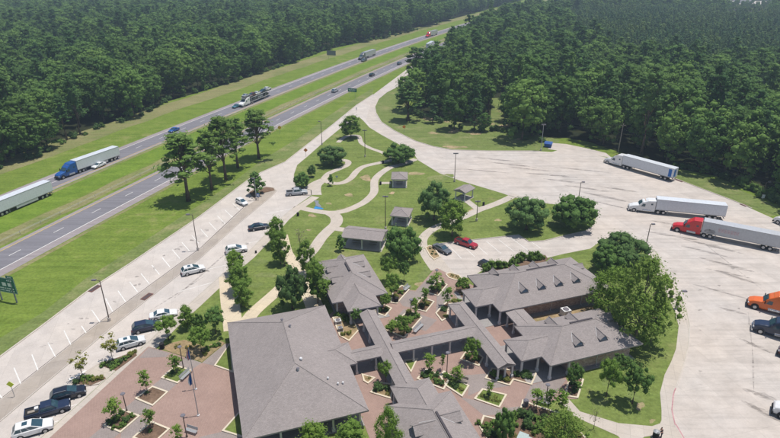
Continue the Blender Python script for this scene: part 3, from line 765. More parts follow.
# B5 bottom building
U5, V5 = 19.5, -46.0
b = bld('lower_restroom_block', 'hip roofed building at the lower end of the courtyard walk, two gablets', U5, V5)
w_, d_ = 9.8, 18.4
mb = MB(); zr, r0, r1 = roof(mb, 0, w_, 0, d_, EZ, axis='y'); mb.build('roof', b)
mb = MB(); roof(mb, 1.8, 7.9, d_ - 4.5, d_ + 3.6, EZ - .01, h0=False, h1=True, axis='y'); mb.build('porch_roof', b)
slab(b, .6, w_ - .6, .6, d_ + 3.0); block(b, 1.1, w_ - 1.1, 1.1, d_ - 1.1, .06, EZ - .2)
columns(b, [(2.3, d_ + 3.1), (7.3, d_ + 3.1), (1, d_ - .6), (w_ - 1, d_ - .6)], .06, EZ - .24)
rvent(b, (w_ / 2, r0 + 1), (w_ / 2, r1 - .5), zr, -.28)
dormer(b, 1.7, d_ - 6.6, EZ + PIT * 1.7, R(-90), .85, 1.25); dormer(b, w_ - 1.7, d_ - 6.0, EZ + PIT * 1.7, R(90), .85, 1.25)

# covered walks
def walkroof(name, label, u0, u1, v0, v1, axis, h0, h1, posts, hwid=1.0, dz=0.0):
    X, Y = UV(u0, v0); r = thing(name, label, 'covered walk', (X, Y, PZ), GRID)
    mb = MB(); roof(mb, 0, u1 - u0, 0, v1 - v0, EZ - .45 + dz, .40, h0, h1, axis, .2); mb.build('roof', r)
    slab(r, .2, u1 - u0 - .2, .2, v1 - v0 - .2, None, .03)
    columns(r, posts, .03, EZ - .6 + dz, .3)
    return r
walkroof('covered_walk', 'covered walk running from the four gablet building down to the lower building', 22.3, 25.25, -24.2, -3.9, 'y', False, False, [(.3, y) for y in (3, 7, 11, 15, 18.5)] + [(2.65, y) for y in (3, 15.5, 18.5)])
walkroof('covered_walk', 'covered walk crossing the middle of the courtyard between two longer walks', 24.6, 39.6, -16.35, -13.3, 'x', False, False, [(x, .3) for x in (3.4, 6.6, 9.8, 13)] + [(x, 2.75) for x in (3.4, 6.6, 9.8, 13)], dz=.012)
walkroof('covered_walk', 'covered walk with open end by the porch of the right brick building', 38.4, 41.5, -25.0, -6.1, 'y', False, True, [(.3, y) for y in (.4, 4, 8, 12.3, 15.5, 18.4)] + [(2.8, y) for y in (.4, 4, 8, 12, 15.5, 18.4)] + [(1.55, .4)])
walkroof('covered_walk', 'short covered walk joining the largest building to the courtyard walk', 16.4, 22.9, -16.4, -13.4, 'x', False, False, [(2.0, .3), (5.2, .3), (2.0, 2.7), (5.2, 2.7)], dz=-.012)

# ------------------------------------------------------------------ picnic shelters, defined by their roof corners
def table(loc, rot, label):
    t = thing('picnic_table', label, 'table', loc, rot)
    mb = MB(); mb.box((0, 0, .74), (1.9, .75, .06), M_wood); mb.build('table_top', t)
    for s in (-1, 1):
        mb = MB(); mb.box((0, s * .72, .44), (1.9, .27, .05), M_wood); mb.build('bench_seat', t)
        mb = MB(); mb.tube([(s * .7, -.72, 0), (s * .7, -.2, .72)], .035, M_steel, 6); mb.tube([(s * .7, .72, 0), (s * .7, .2, .72)], .035, M_steel, 6); mb.tube([(s * .7, -.72, .41), (s * .7, .72, .41)], .03, M_steel, 6); mb.build('leg_frame', t)
def shelter(label, q, z, p, hip, nt, tlabels, nposts=2, grow=1.0):
    C = [G(x, y, z) for x, y in q]     # NW, NE, SE, SW
    cx = sum(c[0] for c in C) / 4; cy = sum(c[1] for c in C) / 4
    ex = ((C[1][0] - C[0][0]) + (C[2][0] - C[3][0])) / 2, ((C[1][1] - C[0][1]) + (C[2][1] - C[3][1])) / 2
    L = math.hypot(*ex); r = math.atan2(ex[1], ex[0])
    Wd = (math.hypot(C[0][0] - C[3][0], C[0][1] - C[3][1]) + math.hypot(C[1][0] - C[2][0], C[1][1] - C[2][1])) / 2 * grow
    s = thing('picnic_shelter', label, 'shelter', (cx, cy, LZ), r)
    mb = MB(); roof(mb, -L / 2, L / 2, -Wd / 2, Wd / 2, z - LZ, p, hip, hip, 'x' if L >= Wd else 'y', .2); mb.build('roof', s)
    slab(s, -L / 2 + .25, L / 2 - .2, -Wd / 2 + .15, Wd / 2 - .15, M_walk, .05)
    columns(s, [((-L / 2 + .5) + (L - 1.0) * i / (nposts - 1), sy * (Wd / 2 - .5)) for i in range(nposts) for sy in (-1, 1)], .05, z - LZ - .2, .3)
    mb = MB(); mb.box((0, -Wd / 2 + .5, z - LZ - .33), (L - 1, .14, .24), M_trim); mb.box((0, Wd / 2 - .5, z - LZ - .33), (L - 1, .14, .24), M_trim); mb.build('beam', s)
    ca, sa = math.cos(r), math.sin(r)
    for i in range(nt):
        o = (i - (nt - 1) / 2) * L * .42
        table((cx + o * ca, cy + o * sa, LZ + .05), r, tlabels[i])
shelter('long picnic pavilion with low grey roof beside the curving footpath', [(347, 227.5), (386.5, 231.3), (384, 239.5), (342.5, 235)], 2.9, .28, False, 2, ['weathered picnic table at the footpath end of the long pavilion', 'weathered picnic table at the oak end of the long pavilion'], 3, 1.5)
shelter('small square picnic shelter with grey hip roof, farther up the lawn', [(392, 172.6), (407.5, 173), (408, 178.6), (390.8, 178.6)], 2.8, .4, True, 1, ['picnic table under the small shelter farther up the lawn'], 2, 1.25)
shelter('small square picnic shelter with grey hip roof behind the big round oak', [(393.5, 207.6), (412, 208.6), (410.3, 217), (391, 214.5)], 2.8, .4, True, 1, ['picnic table under the shelter behind the big round oak'], 2, 1.2)
shelter('picnic shelter with gable roof at the edge of the truck lot', [(462, 184), (474, 188), (467, 193.2), (455, 190.5)], 2.9, .35, False, 1, ['picnic table under the shelter at the truck lot edge'], 2, 1.0)

# ------------------------------------------------------------------ lamps, poles, signs, furniture
def lot_lamp(label, base, top, arm=-1.0, z=0.0, double=False, col=None, group='tall parking lot lamps', head=(.75, .4)):
    X, Y, _ = G(*base, z); h = hgt(base, top) - z
    t = thing('street_lamp', label, 'lamp', (X, Y, z), 0, group); col = col or M_bronze
    mb = MB(); mb.tube([(0, 0, 0), (0, 0, .7)], .28, M_conc, 12); mb.build('pedestal', t)
    mb = MB(); mb.tube([(0, 0, .7), (0, 0, h - .1)], [.11, .075], col, 8); mb.build('pole', t)
    for s in ((-1, 1) if double else (math.copysign(1, arm),)):
        mb = MB(); mb.tube([(0, 0, h - .15), (s * abs(arm) * .6, 0, h - .05)], .05, col, 6); a = mb.build('arm', t)
        mb = MB(); mb.box((s * abs(arm), 0, h), (head[0], head[1], .2), M_head); mb.box((s * abs(arm), 0, h - .12), (head[0] * .8, head[1] * .8, .05), M_lens); mb.build('lamp_head', a)
lot_lamp('tall brown lamp post near the lower end of the car park median', (109.5, 320.8), 279.5, z=.12)
lot_lamp('tall brown lamp post halfway along the car park median', (198, 250.3), 214, z=.12)
lot_lamp('tall lamp post on the lawn edge by the gable roofed shelter and truck lot', (454.4, 181.9), 153, .35, LZ, True)
lot_lamp('tall lamp post by the exit ramp near the orange warning sign', (322, 144.7), 121, -.6, LZ)
lot_lamp('lamp post with square pad on the lawn between the two upper oaks', (365.1, 157), 130, .3, LZ, True)
lot_lamp('dark lamp post at the kerb behind the mixed tree clump and red truck', (646.2, 245.2), 223.5, .6, LZ)
lot_lamp('dark lamp post with wide head beside the feathery tree and truck lot kerb', (676.2, 308.5), 290.5, .7, LZ, head=(.95, .5))
lot_lamp('lamp post half hidden behind the bushy oak on the island nose', (577.5, 206), 181.5, .6, LZ)
lot_lamp('thin lamp post standing just behind the long picnic pavilion', (385.5, 229.5), 196, -.3, LZ, True)
lot_lamp('short lamp post beside the path fork near the truck lot oak', (476.5, 221), 201, .3, LZ, True)
lot_lamp('lamp post with white box at the wood edge on the far right', (762, 198), 182, .8, 0)
lot_lamp('tall pole with floodlight beside the blue bin at the wood edge', (540.8, 150.6), 124.5, .4, 0, True, M_steel)
lot_lamp('lamp post in the mulch nose next to the conical magnolia', (256.5, 200), 178, -.3, .12, False, M_steel)
def plaza_lamp(label, base, top, z=PZ):
    X, Y, _ = G(*base, z); h = max(3.2, hgt(base, top) - z)
    t = thing('plaza_lamp', label, 'lamp', (X, Y, z), R(20), 'short walkway lamps')
    mb = MB(); mb.tube([(0, 0, 0), (0, 0, .35), (0, 0, .36), (0, 0, h - .1)], [.14, .14, .075, .06], M_bronze, 8); mb.build('pole', t)
    mb = MB(); mb.tube([(0, 0, h - .1), (0, 0, h)], [.1, .33], M_head, 12); mb.tube([(0, 0, h), (0, 0, h + .1)], [.35, .3], M_head, 12); mb.tube([(0, 0, h - .16), (0, 0, h - .02)], [.16, .2], M_lens, 10); mb.build('lamp_head', t)
for lb, ba, tp in (('short lamp beside the nearest shrub filled planter on the left plaza', (127, 411.5), 393), ('short lamp behind the planter with the bench on the left plaza', (183.6, 368.5), 346), ('short lamp by the bench at the bottom of the left plaza', (187, 437), 414.5),
                   ('short lamp in the bushy middle planter of the upper courtyard', (410.8, 315), 299), ('short lamp by the wooden bench in the lower courtyard', (446.7, 374), 352), ('short lamp amid three small trees in the right planting strip', (545.5, 402), 384),
                   ('short lamp at the courtyard entrance from the small parking lot', (436.2, 284), 271.5), ('short lamp on the lawn behind the largest building', (241.4, 306.5), 295), ('short lamp beside the twin trees along the walkway', (284.5, 266), 250.5), ('grey headed short lamp beside the left walkway', (243, 302), 290)[:3]):
    plaza_lamp(lb, ba, tp)
def flagpole(label, base, top, cols):
    X, Y, _ = G(*base, PZ); h = 8.0
    t = thing('flagpole', label, 'flagpole', (X, Y, PZ), 0)
    mb = MB(); mb.tube([(0, 0, 0), (0, 0, .15)], .2, M_trim, 12); mb.tube([(0, 0, .15), (0, 0, h)], [.075, .04], M_steel, 8); mb.tube([(0, 0, h), (0, 0, h + .06), (0, 0, h + .14)], [.03, .09, .02], M_signy, 8); mb.build('pole', t)
    f = MB(); n = 16     # limp flag hanging beside the pole in folds
    for k, (m, a, b_) in enumerate(cols):
        V = []; 
        for j in range(7):
            u = a + (b_ - a) * j / 6
            for i in range(n):
                d = i / (n - 1); z = h - .35 - d * 1.9
                V.append((-.06 - u * (.18 + .30 * math.sin(d * 2.6)), .07 * math.sin(9 * u + 4 * d) + .05 * math.sin(17 * u), z - u * .35))
        F = [(j * n + i, j * n + i + 1, (j + 1) * n + i + 1, (j + 1) * n + i) for j in range(6) for i in range(n - 1)]
        f.add(V, F, m)
    f.build('flag', t, True)
M_fred = plain('flag_red', (.42, .03, .05), .8, .1); M_fblue = plain('flag_blue', (.02, .09, .32), .8, .1); M_fw = plain('flag_white', (.75, .75, .75), .8, .1)
flagpole('nearer flagpole with limp blue and white flag on the left plaza', (198.4, 415.6), 368, [(M_fblue, 0, .7), (M_fw, .7, 1.0)])
flagpole('flagpole with limp red and white flag, farther back on the left plaza', (196, 389.3), 343, [(M_fblue, 0, .25), (M_fred, .25, .45), (M_fw, .45, .6), (M_fred, .6, .8), (M_fw, .8, 1.0)])
def bench(label, a, b, z=PZ, m=None, back=1):
    A, B = G(*a, z), G(*b, z); L = math.hypot(B[0] - A[0], B[1] - A[1]); r = math.atan2(B[1] - A[1], B[0] - A[0])
    t = thing('park_bench', label, 'bench', ((A[0] + B[0]) / 2, (A[1] + B[1]) / 2, z), r); m = m or M_head
    mb = MB()
    for k in range(4): mb.box((0, -.2 + k * .13, .45), (L, .11, .04), m)
    mb.build('seat', t)
    mb = MB()
    for k in range(4): mb.box((0, back * (.3 + k * .025), .56 + k * .11), (L, .035, .09), m)
    mb.build('backrest', t)
    for s in (-1, 1):
        mb = MB(); x = s * (L / 2 - .15); mb.tube([(x, -.22, 0), (x, -.22, .43)], .03, M_head, 6); mb.tube([(x, .24, 0), (x, .26, .45), (x, back * .4, .95)], .03, M_head, 6); mb.build('leg', t)
bench('long grey bench on the edge of the left plaza planter with lamp', (181.5, 381.5), (191.5, 372), m=M_steel)
bench('grey bench beside the lamp at the bottom of the left plaza', (186, 431), (197, 434.5), m=M_steel)
bench('dark bench beside the bushy middle planter of the upper courtyard', (414.5, 334), (422.5, 326), m=M_steel)
bench('dark bench at the grass corner of the upper courtyard', (404.5, 292), (409.5, 287.5), m=M_steel)
bench('wooden bench beside the lamp in the lower courtyard', (452, 379), (467.5, 384), m=M_wood)
bench('light bench under the small trees in the right planting strip', (537, 403), (550, 406), m=M_steel)
def bin_(label, p, z=LZ, m=None, r=.3, h=1.0, kind='litter_bin', lid=None):
    X, Y, _ = G(*p, z); t = thing(kind, label, 'litter bin', (X, Y, z))
    mb = MB(); mb.tube([(0, 0, 0), (0, 0, .08), (0, 0, h * .85)], [r * .85, r, r], m or M_black, 14); mb.build('body', t)
    mb = MB(); mb.tube([(0, 0, h * .85), (0, 0, h * .9), (0, 0, h * 1.05)], [r * 1.08, r * 1.08, r * .35], lid or m or M_black, 14); mb.box((0, -r * .85, h * .94), (r * .8, .1, h * .08), M_ridge); mb.build('lid', t)
bin_('black litter bin by the footpath near the silver pickup', (298, 216)); bin_('black litter bin beside the small shelter farther up the lawn', (380.5, 184.8)); bin_('black litter bin on the path fork near the truck lot', (483.5, 205.5))
bin_('black litter bin at the plaza corner beneath the leafy shade tree', (162.5, 348.5), LZ, None, .38, 1.15); bin_('black litter bin in the right planting strip beside the small trees', (525.5, 406), PZ, M_head, .38, 1.2)
bin_('dark litter bin at the grass edge beneath the feathery tree', (670.5, 299.5)); bin_('black litter bin with grey lid at the footpath corner by the red kerb', (655.3, 437.5), LZ, None, .42, 1.25, lid=M_steel)
bin_('black litter bin beside the bench near the four gablet building', (396.5, 302), PZ, None, .38, 1.1); bin_('black litter bin beside the far oak at the path end', (383, 163.5), LZ); bin_('small dark bin at the car park walkway', (256, 253), LZ, None, .22, .6)
def sign(name, label, cat, base, w, h, z0, m, ang, posts=1, pm=None, back=None, lines=(), z=0, diamond=False, pr=.045):
    X, Y, _ = G(*base, z); t = thing(name, label, cat, (X, Y, z), ang); mb = MB()
    for s in ([0] if posts == 1 else [-w * .32, w * .32]): mb.tube([(s, .06, 0), (s, .06, z0 + h * (.5 if posts == 1 else .9))], pr, pm or M_steel, 6)
    mb.build('post', t); mb = MB()
    if diamond:
        k = w * .72; mb.add([(-k, 0, z0 + h / 2), (0, 0, z0 + h / 2 - k), (k, 0, z0 + h / 2), (0, 0, z0 + h / 2 + k), (-k, .03, z0 + h / 2), (0, .03, z0 + h / 2 - k), (k, .03, z0 + h / 2), (0, .03, z0 + h / 2 + k)],
                            [(0, 1, 2, 3), (7, 6, 5, 4), (0, 4, 5, 1), (1, 5, 6, 2), (2, 6, 7, 3), (3, 7, 4, 0)], m)
    else: mb.box((0, 0, z0 + h / 2), (w, .05, h), m); 
    if back: mb.box((0, .032, z0 + h / 2), (w * .99, .012, h * .99), back)
    p = mb.build('panel', t)
    if lines:
        mb = MB()
        for (x, zz, ww, hh) in lines: mb.box((x * w, -.03, z0 + zz * h), (ww * w, .012, hh * h), M_signw)
        mb.build('lettering', p)
    return t
# the big green guide sign: border, a shield row and broken lines of lettering too small to read
ln = [(0, .975, .97, .018), (0, .025, .97, .018), (-.485, .5, .012, .95), (.485, .5, .012, .95)]
rr = random.Random(3)
for row, hh in ((.30, .085), (.15, .07)):
    x = -.42
    while x < .40:
        ww = rr.uniform(.025, .05); ln.append((x + ww / 2, row, ww, hh)); x += ww + rr.choice([.012, .012, .04])
for x in (-.3, .02, .26): ln.append((x, .56, .17, .24))
for x in (-.34, -.22, .2, .28, .36): ln.append((x, .84, .05, .07))
gs = sign('road_sign', 'big green highway guide sign on two steel posts, cut by the photo edge', 'road sign', (14, 302.5), 5.6, 3.3, 2.1, M_signg, R(-16), 2, M_signk, M_signk, ln, 0, False, .14)
X, Y, _ = G(9.5, 302.5); gs.location = (X - .2, Y + .3, 0)
mb = MB(); mb.box((1.9, 0, 5.65), (1.7, .05, .6), M_signg)
for i in range(4): mb.box((1.5 + i * .27, -.03, 5.65), (.17, .012, .22), M_signw)
mb.build('exit_tab', gs)
sign('road_sign', 'small green highway sign on two posts between highway and exit ramp', 'road sign', (352.5, 97.5), 4.4, 1.7, 2.6, M_signg, R(-16), 2, None, M_signk, [(x, .62, .09, .2) for x in (-.36, -.24, -.1, .05, .17, .3)] + [(x, .3, .09, .2) for x in (-.3, -.14, .02, .2)])
sign('road_sign', 'grey back of a wide road sign beyond the far carriageway', 'road sign', (331.5, 59.5), 6.2, 3.0, 2.6, M_signk, R(-16), 2, M_bronze)
sign('warning_sign', 'yellow diamond warning sign on the grass beside the highway', 'road sign', (280, 134), 1.0, 1.0, 2.0, M_signy, R(0), 1, None, M_signy, (), 0, True)
sign('warning_sign', 'orange diamond warning sign at the mouth of the exit ramp', 'road sign', (306, 156.5), 1.0, 1.0, 1.7, M_signo, R(0), 1, None, None, (), LZ, True)
sign('warning_sign', 'orange diamond warning sign in the grass outside the ramp curve', 'road sign', (404, 133), 1.0, 1.0, 1.9, M_signo, R(0), 1, None, None, (), 0, True)
sign('crossing_sign', 'lime green crossing sign on the median at the lower edge', 'road sign', (14.5, 397), .8, .8, 2.0, M_signl, R(0), 1, None, None, (), .12, True)
sign('info_sign', 'small blue and white sign in front of the small round tree by the ramp', 'sign', (310.6, 174.5), .7, .9, .9, M_signb, R(0), 1, None, None, [(0, .5, .6, .45)], LZ)
sign('info_sign', 'small pale blue sign on the lawn between two footpaths', 'sign', (336.8, 179), .6, .5, .5, M_signb, R(0), 1, None, None, [(0, .5, .7, .4)], LZ)
sign('info_sign', 'blue accessible parking sign beneath the conical magnolia', 'sign', (258.5, 200.5), .75, 1.0, 1.1, M_signb, R(0), 1, M_signk, None, [(0, .5, .5, .5)], .12)
sign('info_sign', 'small white sign at the edge of the exit ramp gore', 'sign', (356.5, 113), .5, .9, 1.5, M_signw, R(0), 1, None, M_signk, (), 0)
sign('info_sign', 'white notice on a short post at the wood edge on the far right', 'sign', (762.5, 199.8), .8, 1.0, .5, M_signw, R(0), 1, None, None, (), 0)
# map feature: grey state outline on a blue pad
A = px([(313.8, 209), (315.2, 206.4), (323.5, 208.5), (322.5, 209.3)], LZ)
t = thing('map_feature', 'grey state shaped slab with blue water pad set in the lawn corner', 'paving feature', (*A[0], LZ))
rel = lambda pts: [(p[0] - A[0][0], p[1] - A[0][1]) for p in pts]
mb = MB(); mb.prism(rel(A), 0, .06, plain('pool_blue', (.03, .22, .52), .4, .3)); mb.build('water_pad', t)
mb = MB(); mb.prism(rel(px([(314, 200.6), (318.7, 200.9), (318.5, 203.6), (320.5, 205.5), (321.8, 207.9), (319, 207.4), (316.6, 206.4), (315.4, 206), (315.8, 204)], LZ)), 0, .1, M_signk); mb.build('state_slab', t)
# utilities
def ac(label, p, s=(1.1, 1.0, 1.1), z=PZ, m=None):
    X, Y, _ = G(*p, z); t = thing('condenser_unit', label, 'air conditioner', (X, Y, z), GRID)
    mb = MB(); mb.box((0, 0, .05), (s[0] + .2, s[1] + .2, .1), M_conc); mb.build('pad', t)
    mb = MB(); mb.box((0, 0, .1 + s[2] / 2), s, m or M_trim)
    for k in range(6): mb.box((0, -s[1] / 2 - .006, .3 + k * (s[2] - .4) / 6), (s[0] * .7, .012, .05), M_head)
    mb.build('cabinet', t)
    mb = MB(); mb.tube([(0, 0, .1 + s[2]), (0, 0, .2 + s[2])], [s[0] * .38, s[0] * .34], M_head, 14); mb.build('fan_grille', t)
ac('white condenser unit in the yard behind the long right building', (565, 315.5), (1.5, 1.4, 1.3)); ac('white condenser unit on the planting beside the largest building', (338, 323.5), (1.1, 1.0, .7)); ac('smaller grey condenser unit close to the four gablet building porch', (340.5, 331), (.8, .8, .7), PZ, M_steel)
X, Y, _ = G(524, 447, PZ); t = thing('utility_cabinet', 'grey green metal utility cabinet among dark shrubs at the lower edge', 'cabinet', (X, Y, PZ), R(-30))
mb = MB(); mb.box((0, 0, .75), (1.9, 1.2, 1.5), M_boxg); mb.build('cabinet_body', t)
mb = MB(); mb.box((-.35, .1, 1.58), (1.3, 1.4, .16), M_boxg); mb.box((.6, -.1, 1.53), (.8, 1.3, .1), M_boxg); mb.build('lid', t)
mb = MB(); mb.box((-.45, -.612, .7), (.85, .03, 1.2), M_boxg); mb.box((.45, -.612, .7), (.85, .03, 1.2), M_boxg); mb.box((-.08, -.64, .75), (.04, .04, .2), M_head); mb.build('door', t)
X, Y, _ = G(548, 147); t = thing('dumpster', 'blue bin at the wood edge where the dirt track meets the truck lot', 'dumpster', (X, Y, 0), R(-25))
mb = MB(); mb.add([(-1.1, -.75, .12), (1.1, -.75, .12), (1.1, .75, .12), (-1.1, .75, .12), (-1.3, -.95, 1.3), (1.3, -.95, 1.3), (1.3, .95, 1.7), (-1.3, .95, 1.7)], [(3, 2, 1, 0), (0, 1, 5, 4), (1, 2, 6, 5), (2, 3, 7, 6), (3, 0, 4, 7)], M_blue)
for k in range(4): mb.box((-.9 + k * .6, -.88, .7), (.08, .1, 1.0), M_blue)
mb.build('bin_body', t)
mb = MB(); mb.add([(-1.36, -1.0, 1.32), (1.36, -1.0, 1.32), (1.36, 1.0, 1.74), (-1.36, 1.0, 1.74), (-1.36, -1.0, 1.38), (1.36, -1.0, 1.38), (1.36, 1.0, 1.8), (-1.36, 1.0, 1.8)], [(3, 2, 1, 0), (4, 5, 6, 7), (0, 1, 5, 4), (1, 2, 6, 5), (2, 3, 7, 6), (3, 0, 4, 7)], M_blue); mb.build('lid', t)
X0, Y0, _ = G(618, 152.5); t = thing('utility_pole', 'leaning grey wooden utility pole behind the first white truck', 'utility pole', (X0, Y0, 0), R(-10))
mb = MB(); mb.tube([(0, 0, 0), (.15, 0, 10)], [.19, .12], M_wood, 8); mb.build('pole', t); mb = MB(); mb.box((.15, 0, 9.4), (1.8, .12, .12), M_wood); mb.build('crossarm', t)
for s in (-.7, .0, .7):
    mb = MB(); mb.tube([(.15 + s, 0, 9.45), (.15 + s, 0, 9.65)], .05, M_head, 6); mb.build('insulator', t)
mb = MB(); X1, Y1, _ = G(850, 240)
for k, s in enumerate((0, 1.0)):
    pts = [(X0 + (X1 - X0) * i / 14, Y0 + (Y1 - Y0) * i / 14, 9.5 - s - 2.4 * 4 * (i / 14) * (1 - i / 14)) for i in range(15)]
    mb.tube(pts, .035, M_black, 5)
    pts = [(X0 + (-60) * i / 10, Y0 + 18 * i / 10, 9.5 - s - 1.2 * 4 * (i / 10) * (1 - i / 10)) for i in range(11)]
    mb.tube(pts, .035, M_black, 5)
tag(mb.build('overhead_cable'), 'sagging overhead cables running along the wood edge from the wooden pole', 'cable')
# cable barrier in the median of the highway
t = thing('cable_barrier', 'thin cable barrier on posts along the dry strip of the highway median', 'barrier', (*hw(60, 119.4), 0))
bx_, by_, _z = t.location
mb = MB(); ss = [45 + 6 * i for i in range(84)]
for zz in (.5, .65, .8):
    mb.tube([(hw(s, 119.9)[0] - bx_, hw(s, 119.9)[1] - by_, zz) for s in ss], .018, M_steel, 4)
mb.build('cable', t)
for s in ss[:80]:
    x, y = hw(s, 119.9); m = MB(); m.tube([(x - bx_, y - by_, 0), (x - bx_, y - by_, .85)], .05, M_steel, 5); m.build('post', t)
# ------------------------------------------------------------------ vegetation
def np_mesh(name, V, F, mats, mi=None, smooth=False):
    me = bpy.data.meshes.new(name); V = np.asarray(V, np.float32); nf = len(F)
    k = np.array([len(f) for f in F], np.int32) if isinstance(F, list) else np.full(nf, F.shape[1], np.int32)
    flat = np.concatenate([np.asarray(f, np.int32) for f in F]) if isinstance(F, list) else F.astype(np.int32).ravel()
    me.vertices.add(len(V)); me.vertices.foreach_set('co', V.ravel())
    me.loops.add(len(flat)); me.loops.foreach_set('vertex_index', flat)
    me.polygons.add(nf); st = np.concatenate([[0], np.cumsum(k)[:-1]]).astype(np.int32)
    me.polygons.foreach_set('loop_start', st)
    for m in mats: me.materials.append(m)
    if mi is not None: me.polygons.foreach_set('material_index', np.asarray(mi, np.int32))
    if smooth: me.polygons.foreach_set('use_smooth', np.ones(nf, bool))
    me.update(calc_edges=True); me.validate(); return me

def ico():
    t = (1 + 5 ** .5) / 2
    v = [(-1, t, 0), (1, t, 0), (-1, -t, 0), (1, -t, 0), (0, -1, t), (0, 1, t), (0, -1, -t), (0, 1, -t), (t, 0, -1), (t, 0, 1), (-t, 0, -1), (-t, 0, 1)]
    f = [(0, 11, 5), (0, 5, 1), (0, 1, 7), (0, 7, 10), (0, 10, 11), (1, 5, 9), (5, 11, 4), (11, 10, 2), (10, 7, 6), (7, 1, 8), (3, 9, 4), (3, 4, 2), (3, 2, 6), (3, 6, 8), (3, 8, 9), (4, 9, 5), (2, 4, 11), (6, 2, 10), (8, 6, 7), (9, 8, 1)]
    V = np.array(v); return V / np.linalg.norm(V[0]), np.array(f)
ICV, ICF = ico()

def crown_mesh(name, cl, leaf, dens, mat, rng, core=.74, up=.75, aspect=1.5, jit=.8):
    """cl: list of (centre, radii); leaves are small bent quads spread over every clump"""
    Vs = []; Fs = []; o = 0
    if core:
        for c, r in cl:
            V = ICV * (1 + rng.uniform(-.12, .12, (12, 1))) * np.array(r) * core + np.array(c)
            Vs.append(V); Fs.append(np.c_[ICF, ICF[:, 2]] + o); o += 12
    quads = []
    for c, r in cl:
        r = np.array(r); n = int(dens * (r[0] * r[1] + r[0] * r[2] + r[1] * r[2]) / leaf ** 2 / 3) + 6
        d = rng.normal(size=(n, 3)); d /= np.linalg.norm(d, axis=1)[:, None]; d[:, 2] += .12
        p = np.array(c) + d * r * (rng.uniform(.55, 1.12, (n, 1)) + .25 * rng.uniform(0, 1, (n, 1)) ** 4)
        nn = d / r * r.min() + rng.normal(size=(n, 3)) * jit * .6; nn[:, 2] += up; nn /= np.linalg.norm(nn, axis=1)[:, None]
        a = np.cross(nn, rng.normal(size=(n, 3))); a /= np.linalg.norm(a, axis=1)[:, None] + 1e-9; b = np.cross(nn, a)
        s = leaf * rng.uniform(.55, 1.25, (n, 1)) / 2
        a = a * s * aspect; b = b * s / aspect ** .5
        q = np.stack([p - a - b * .3, p - b, p + a, p + b], 1).reshape(-1, 3)
        quads.append(q)
    q = np.concatenate(quads); Vs.append(q); nq = len(q) // 4
    Fs.append(np.arange(nq * 4).reshape(-1, 4) + o)
    V = np.concatenate(Vs); F = [list(dict.fromkeys(f)) for f in Fs[0][:0].tolist()]
    if core:
        nt = sum(len(f) for f in Fs[:-1]); tri = np.concatenate(Fs[:-1])[:, :3]
        F = [t for t in tri] + [t for t in Fs[-1]]
        return np_mesh(name, V, F, [mat])
    return np_mesh(name, V, Fs[-1], [mat])

def shell(rng, n, c, R_, r, zmin=-.6, inner=.62, squash=1.0, rv=.3):
    out = []; tries = 0
    while len(out) < n and tries < 4000:
        tries += 1
        d = rng.normal(size=3); d /= np.linalg.norm(d)
        if d[2] < zmin: continue
        p = np.array(c) + d * np.array(R_) * rng.uniform(inner, .92)
        k = r * rng.uniform(1 - rv, 1 + rv)
        if any(np.linalg.norm((p - q[0]) / np.array([1, 1, 1])) < k * .62 for q in out): continue
        out.append((p, (k, k, k * squash)))
    return out

def trunk_mb(h, r, limbs, mat, lean=(0, 0)):
    mb = MB(); n = 5
    pts = [(lean[0] * t * t + .06 * r * math.sin(5 * t), lean[1] * t * t, h * t) for t in [i / n for i in range(n + 1)]]
    mb.tube(pts, [r * (1.35 if i == 0 else 1 - .62 * i / n) for i in range(n + 1)], mat, 8)
    for z, e, rr in limbs:
        t = min(1, z / h); b = (lean[0] * t * t, lean[1] * t * t, z); m = tuple((b[k] + e[k]) / 2 + (0, 0, .12 * abs(e[0] - b[0]) + .08)[k] for k in range(3))
        mb.tube([b, m, e], [rr, rr * .7, rr * .3], mat, 5)
    return mb

PROTO = {}
def proto(kind, var, H_, W_, name, cl, leaf, dens, lmat, tmat, th, tr, nl, rng, lean=(0, 0), **kw):
    me = crown_mesh('crown', cl, leaf, dens, lmat, rng, **kw)
    limbs = []
    idx = rng.permutation(len(cl))[:nl]
    for i in idx:
        c = cl[i][0]; z = min(th * .96, max(th * .3, c[2] * rng.uniform(.5, .75))); limbs.append((z, tuple(float(v) for v in c), tr * .42))
    tm = trunk_mb(th, tr, limbs, tmat, lean)
    tme = bpy.data.meshes.new('trunk'); tme.from_pydata(tm.v, [], tm.f); tme.materials.append(tmat); tme.polygons.foreach_set('use_smooth', [True] * len(tm.f)); tme.update()
    co = np.empty(len(me.vertices) * 3, np.float32); me.vertices.foreach_get('co', co); co = co.reshape(-1, 3)
    H_ = float(np.percentile(co[:, 2], 99.6)); W_ = 2 * float(np.percentile(np.hypot(co[:, 0], co[:, 1]), 96))
    PROTO[(kind, var)] = (name, H_, W_, me, tme)

